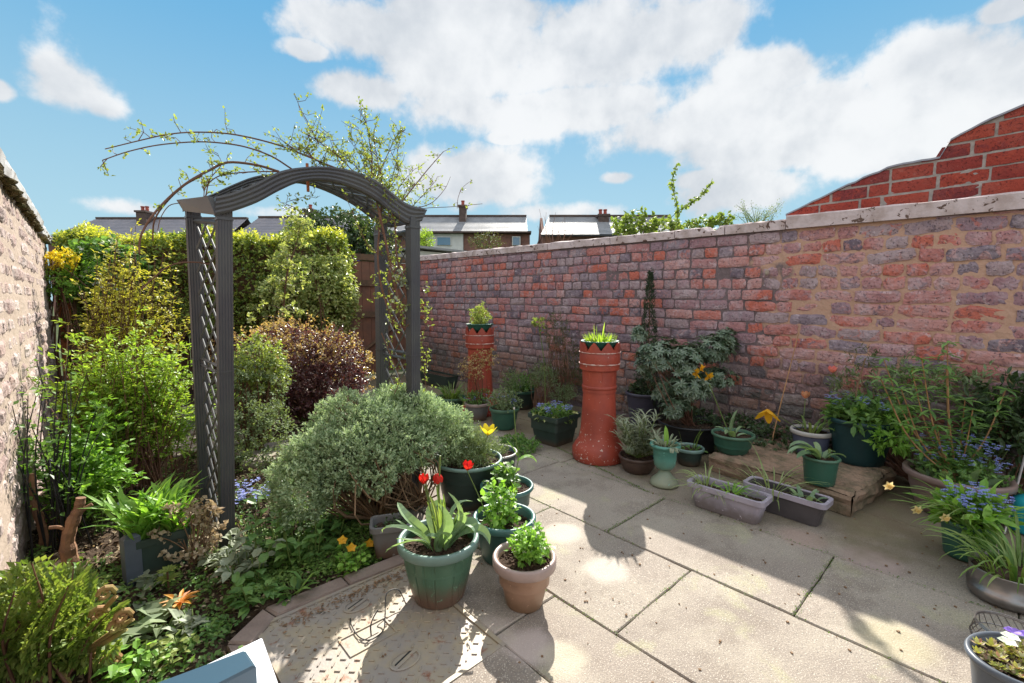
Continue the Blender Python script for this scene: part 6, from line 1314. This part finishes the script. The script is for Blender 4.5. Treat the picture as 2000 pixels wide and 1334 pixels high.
# metal tub
p = gz(1990, 1165)
mt = thing('metal_tub', 'oval dull metal tub of long strap leaves at the right edge of the paving', 'tub', p+[.0, 0, 0], rz=-.6); q = MB(); R = .19; Hm = .12
q.lathe([(0, 0), (R*.86, 0), (R*.93, .012), (R*.95, .045), (R*.90, .05), (R*.93, Hm-.006), (R*.95, Hm), (R*.92, Hm), (R*.9, .05)], 60, sx=1, sy=.72); q.build('tub_body', m_steel, mt, True); q = MB(); q.lathe([(0, Hm-.03), (R*.9, Hm-.03)], 30, sx=1, sy=.72); q.build('soil', m_potsoil, mt)
for sx_ in (-1,): q = MB(); q.tube(curve_pts([(sx_*R*.5, -.12, Hm-.03), (sx_*R*.5-.05, -.16, Hm-.02), (sx_*R*.5, -.19, Hm-.04), (sx_*R*.5+.05, -.16, Hm-.03)], 14), .006, 6); q.build('handle', m_steel, mt)
tuft(mt, 90, .27, .010, L_strap, .12, Hm-.03, (45, 85), (-85, 0), 'leaves', 9); tuft(mt, 30, .2, .016, L_herb, .12, Hm-.03, (45, 85), (-60, 20), 'broad_leaves', 9)
# foreground oval pot with succulents
p = gz(1965, 1385); 
og = pot('potted_succulents', 'oval slate grey pot of mixed succulents and violas in the bottom right corner', 'potted plant', p+[.02, -.04, 0], .15, .16, .12, p_slate, p_slate, .02, .011, soil=.025, ov=(1.0, .78), rz=-.75)
z = .135
cols_ = []
q = MB(); 
for i in range(130):
    x, y = rng.uniform(-.12, .12), rng.uniform(-.09, .09)
    if (x/.125)**2+(y/.095)**2 > 1: continue
    s = rng.uniform(.010, .024); n = 12; a = np.arange(n)*2.4; q.leaves(np.tile([(x, y, z+rng.uniform(0, .03))], (n, 1)), np.stack([np.cos(a), np.sin(a), np.linspace(.2, 1.4, n)], 1), np.tile([0, 0, 1.], (n, 1)), s, s*.5, True, -.1)
q.build('succulents', L_succ, og)
for (x, y, m) in [(.02, .07, F_pur), (.045, .055, F_pur), (.06, .03, F_white), (-.01, .05, F_white), (.08, .0, F_white), (-.04, .03, F_white)]: q = MB(); n = 5; a = np.arange(n)*1.256; q.leaves(np.tile([(x, y, z+.055)], (n, 1)), np.stack([np.cos(a), np.sin(a), np.full(n, .3)], 1), np.tile([0, -.3, 1.], (n, 1)), .022, .022, True); q.build('flower', m, og)
# wire basket
bk = thing('wire_basket', 'round grey wire basket behind the oval succulent pot', 'basket', gz(1965, 1290)+[.03, 0, 0]); q = MB()
for i in range(26): a = i/26*2*PI; q.tube(curve_pts([(.05*math.cos(a), .05*math.sin(a), .005), (.085*math.cos(a+.3), .085*math.sin(a+.3), .04), (.078*math.cos(a+.6), .078*math.sin(a+.6), .09)], 8), .0016, 4, False)
for z_, r in ((.005, .05), (.05, .087), (.092, .078), (.098, .077)): a = np.arange(33)/32*2*PI; q.tube(np.stack([r*np.cos(a), r*np.sin(a), np.full(33, z_)], 1), .0022, 5, False)
q.build('wires', m_steel, bk)
q = MB(); q.tube([wD(1970, 1010, 2.2), wD(2002, 890, 2.3)], .006, 8); b = wD(1970, 1010, 2.2); q.tube([b, wD(1962, 1040, 2.17)], .006, 8); bdir = wD(1962, 1040, 2.17)-b; bdir = bdir/abs(bdir[2]); q.tube([wD(1962, 1040, 2.17), wD(1962, 1040, 2.17)+bdir*(wD(1962, 1040, 2.17)[2])], .006, 8); tag(q.build('metal_pole', m_steel), 'thin grey metal pole leaning at the right edge by the taupe bowl', 'pole')
q = MB(); c = gz(2010, 1075); q.lathe([(0, 0), (.07, 0), (.075, .01), (.075, .14), (.07, .17), (.03, .19), (.03, .2), (0, .2)], 32); o = thing('watering_can', 'turquoise watering can just entering the frame at the right edge', 'watering can', c+[.26, -.01, 0]); m_turq = plain('turquoise_plastic', (.02, .35, .42), .35, .1, 5, .1, 60, .001); q.build('can_body', m_turq, o, True); q = MB(); q.tube(curve_pts([(-.06, 0, .06), (-.11, 0, .12), (-.15, 0, .2)], 10), [.014]*8+[.012]*3 if False else .011, 10); q.build('spout', m_turq, o); q = MB(); q.tube(curve_pts([(.06, 0, .05), (.12, 0, .1), (.08, 0, .2), (.0, 0, .21)], 14), .007, 8); q.build('handle', m_turq, o)

# white ledge and blue block in the foreground
zl = .62
c1, c2, c3, c4 = gz(512, 1243, zl), gz(300, 1345, zl), gz(400, 1500, zl), gz(575, 1420, zl)
wl_ = thing('storage_box', 'white topped box with a slate blue block at the bottom edge', 'storage box'); q = MB()
def prism(q, pts, z0, z1): q.add(*kpoly([tuple(p[:2]) for p in pts], z0, z1, .004))
prism(q, [c2, c1, c4, c3][::-1], zl-.03, zl); q.build('lid', m_white, wl_)
q = MB(); cc = (c1+c2+c3+c4)/4; ins = [cc+(p-cc)*.93 for p in (c2, c1, c4, c3)]; prism(q, ins[::-1], 0.0, zl-.031); q.build('box_body', m_slateblue, wl_)
q = MB(); d1, d2 = gz(480, 1268, zl+.03), gz(300, 1335, zl+.03); d3, d4 = gz(330, 1385, zl+.03), gz(500, 1298, zl+.03); prism(q, [d2, d1, d4, d3][::-1], zl+.0005, zl+.03); q.build('blue_block', m_slateblue, wl_)
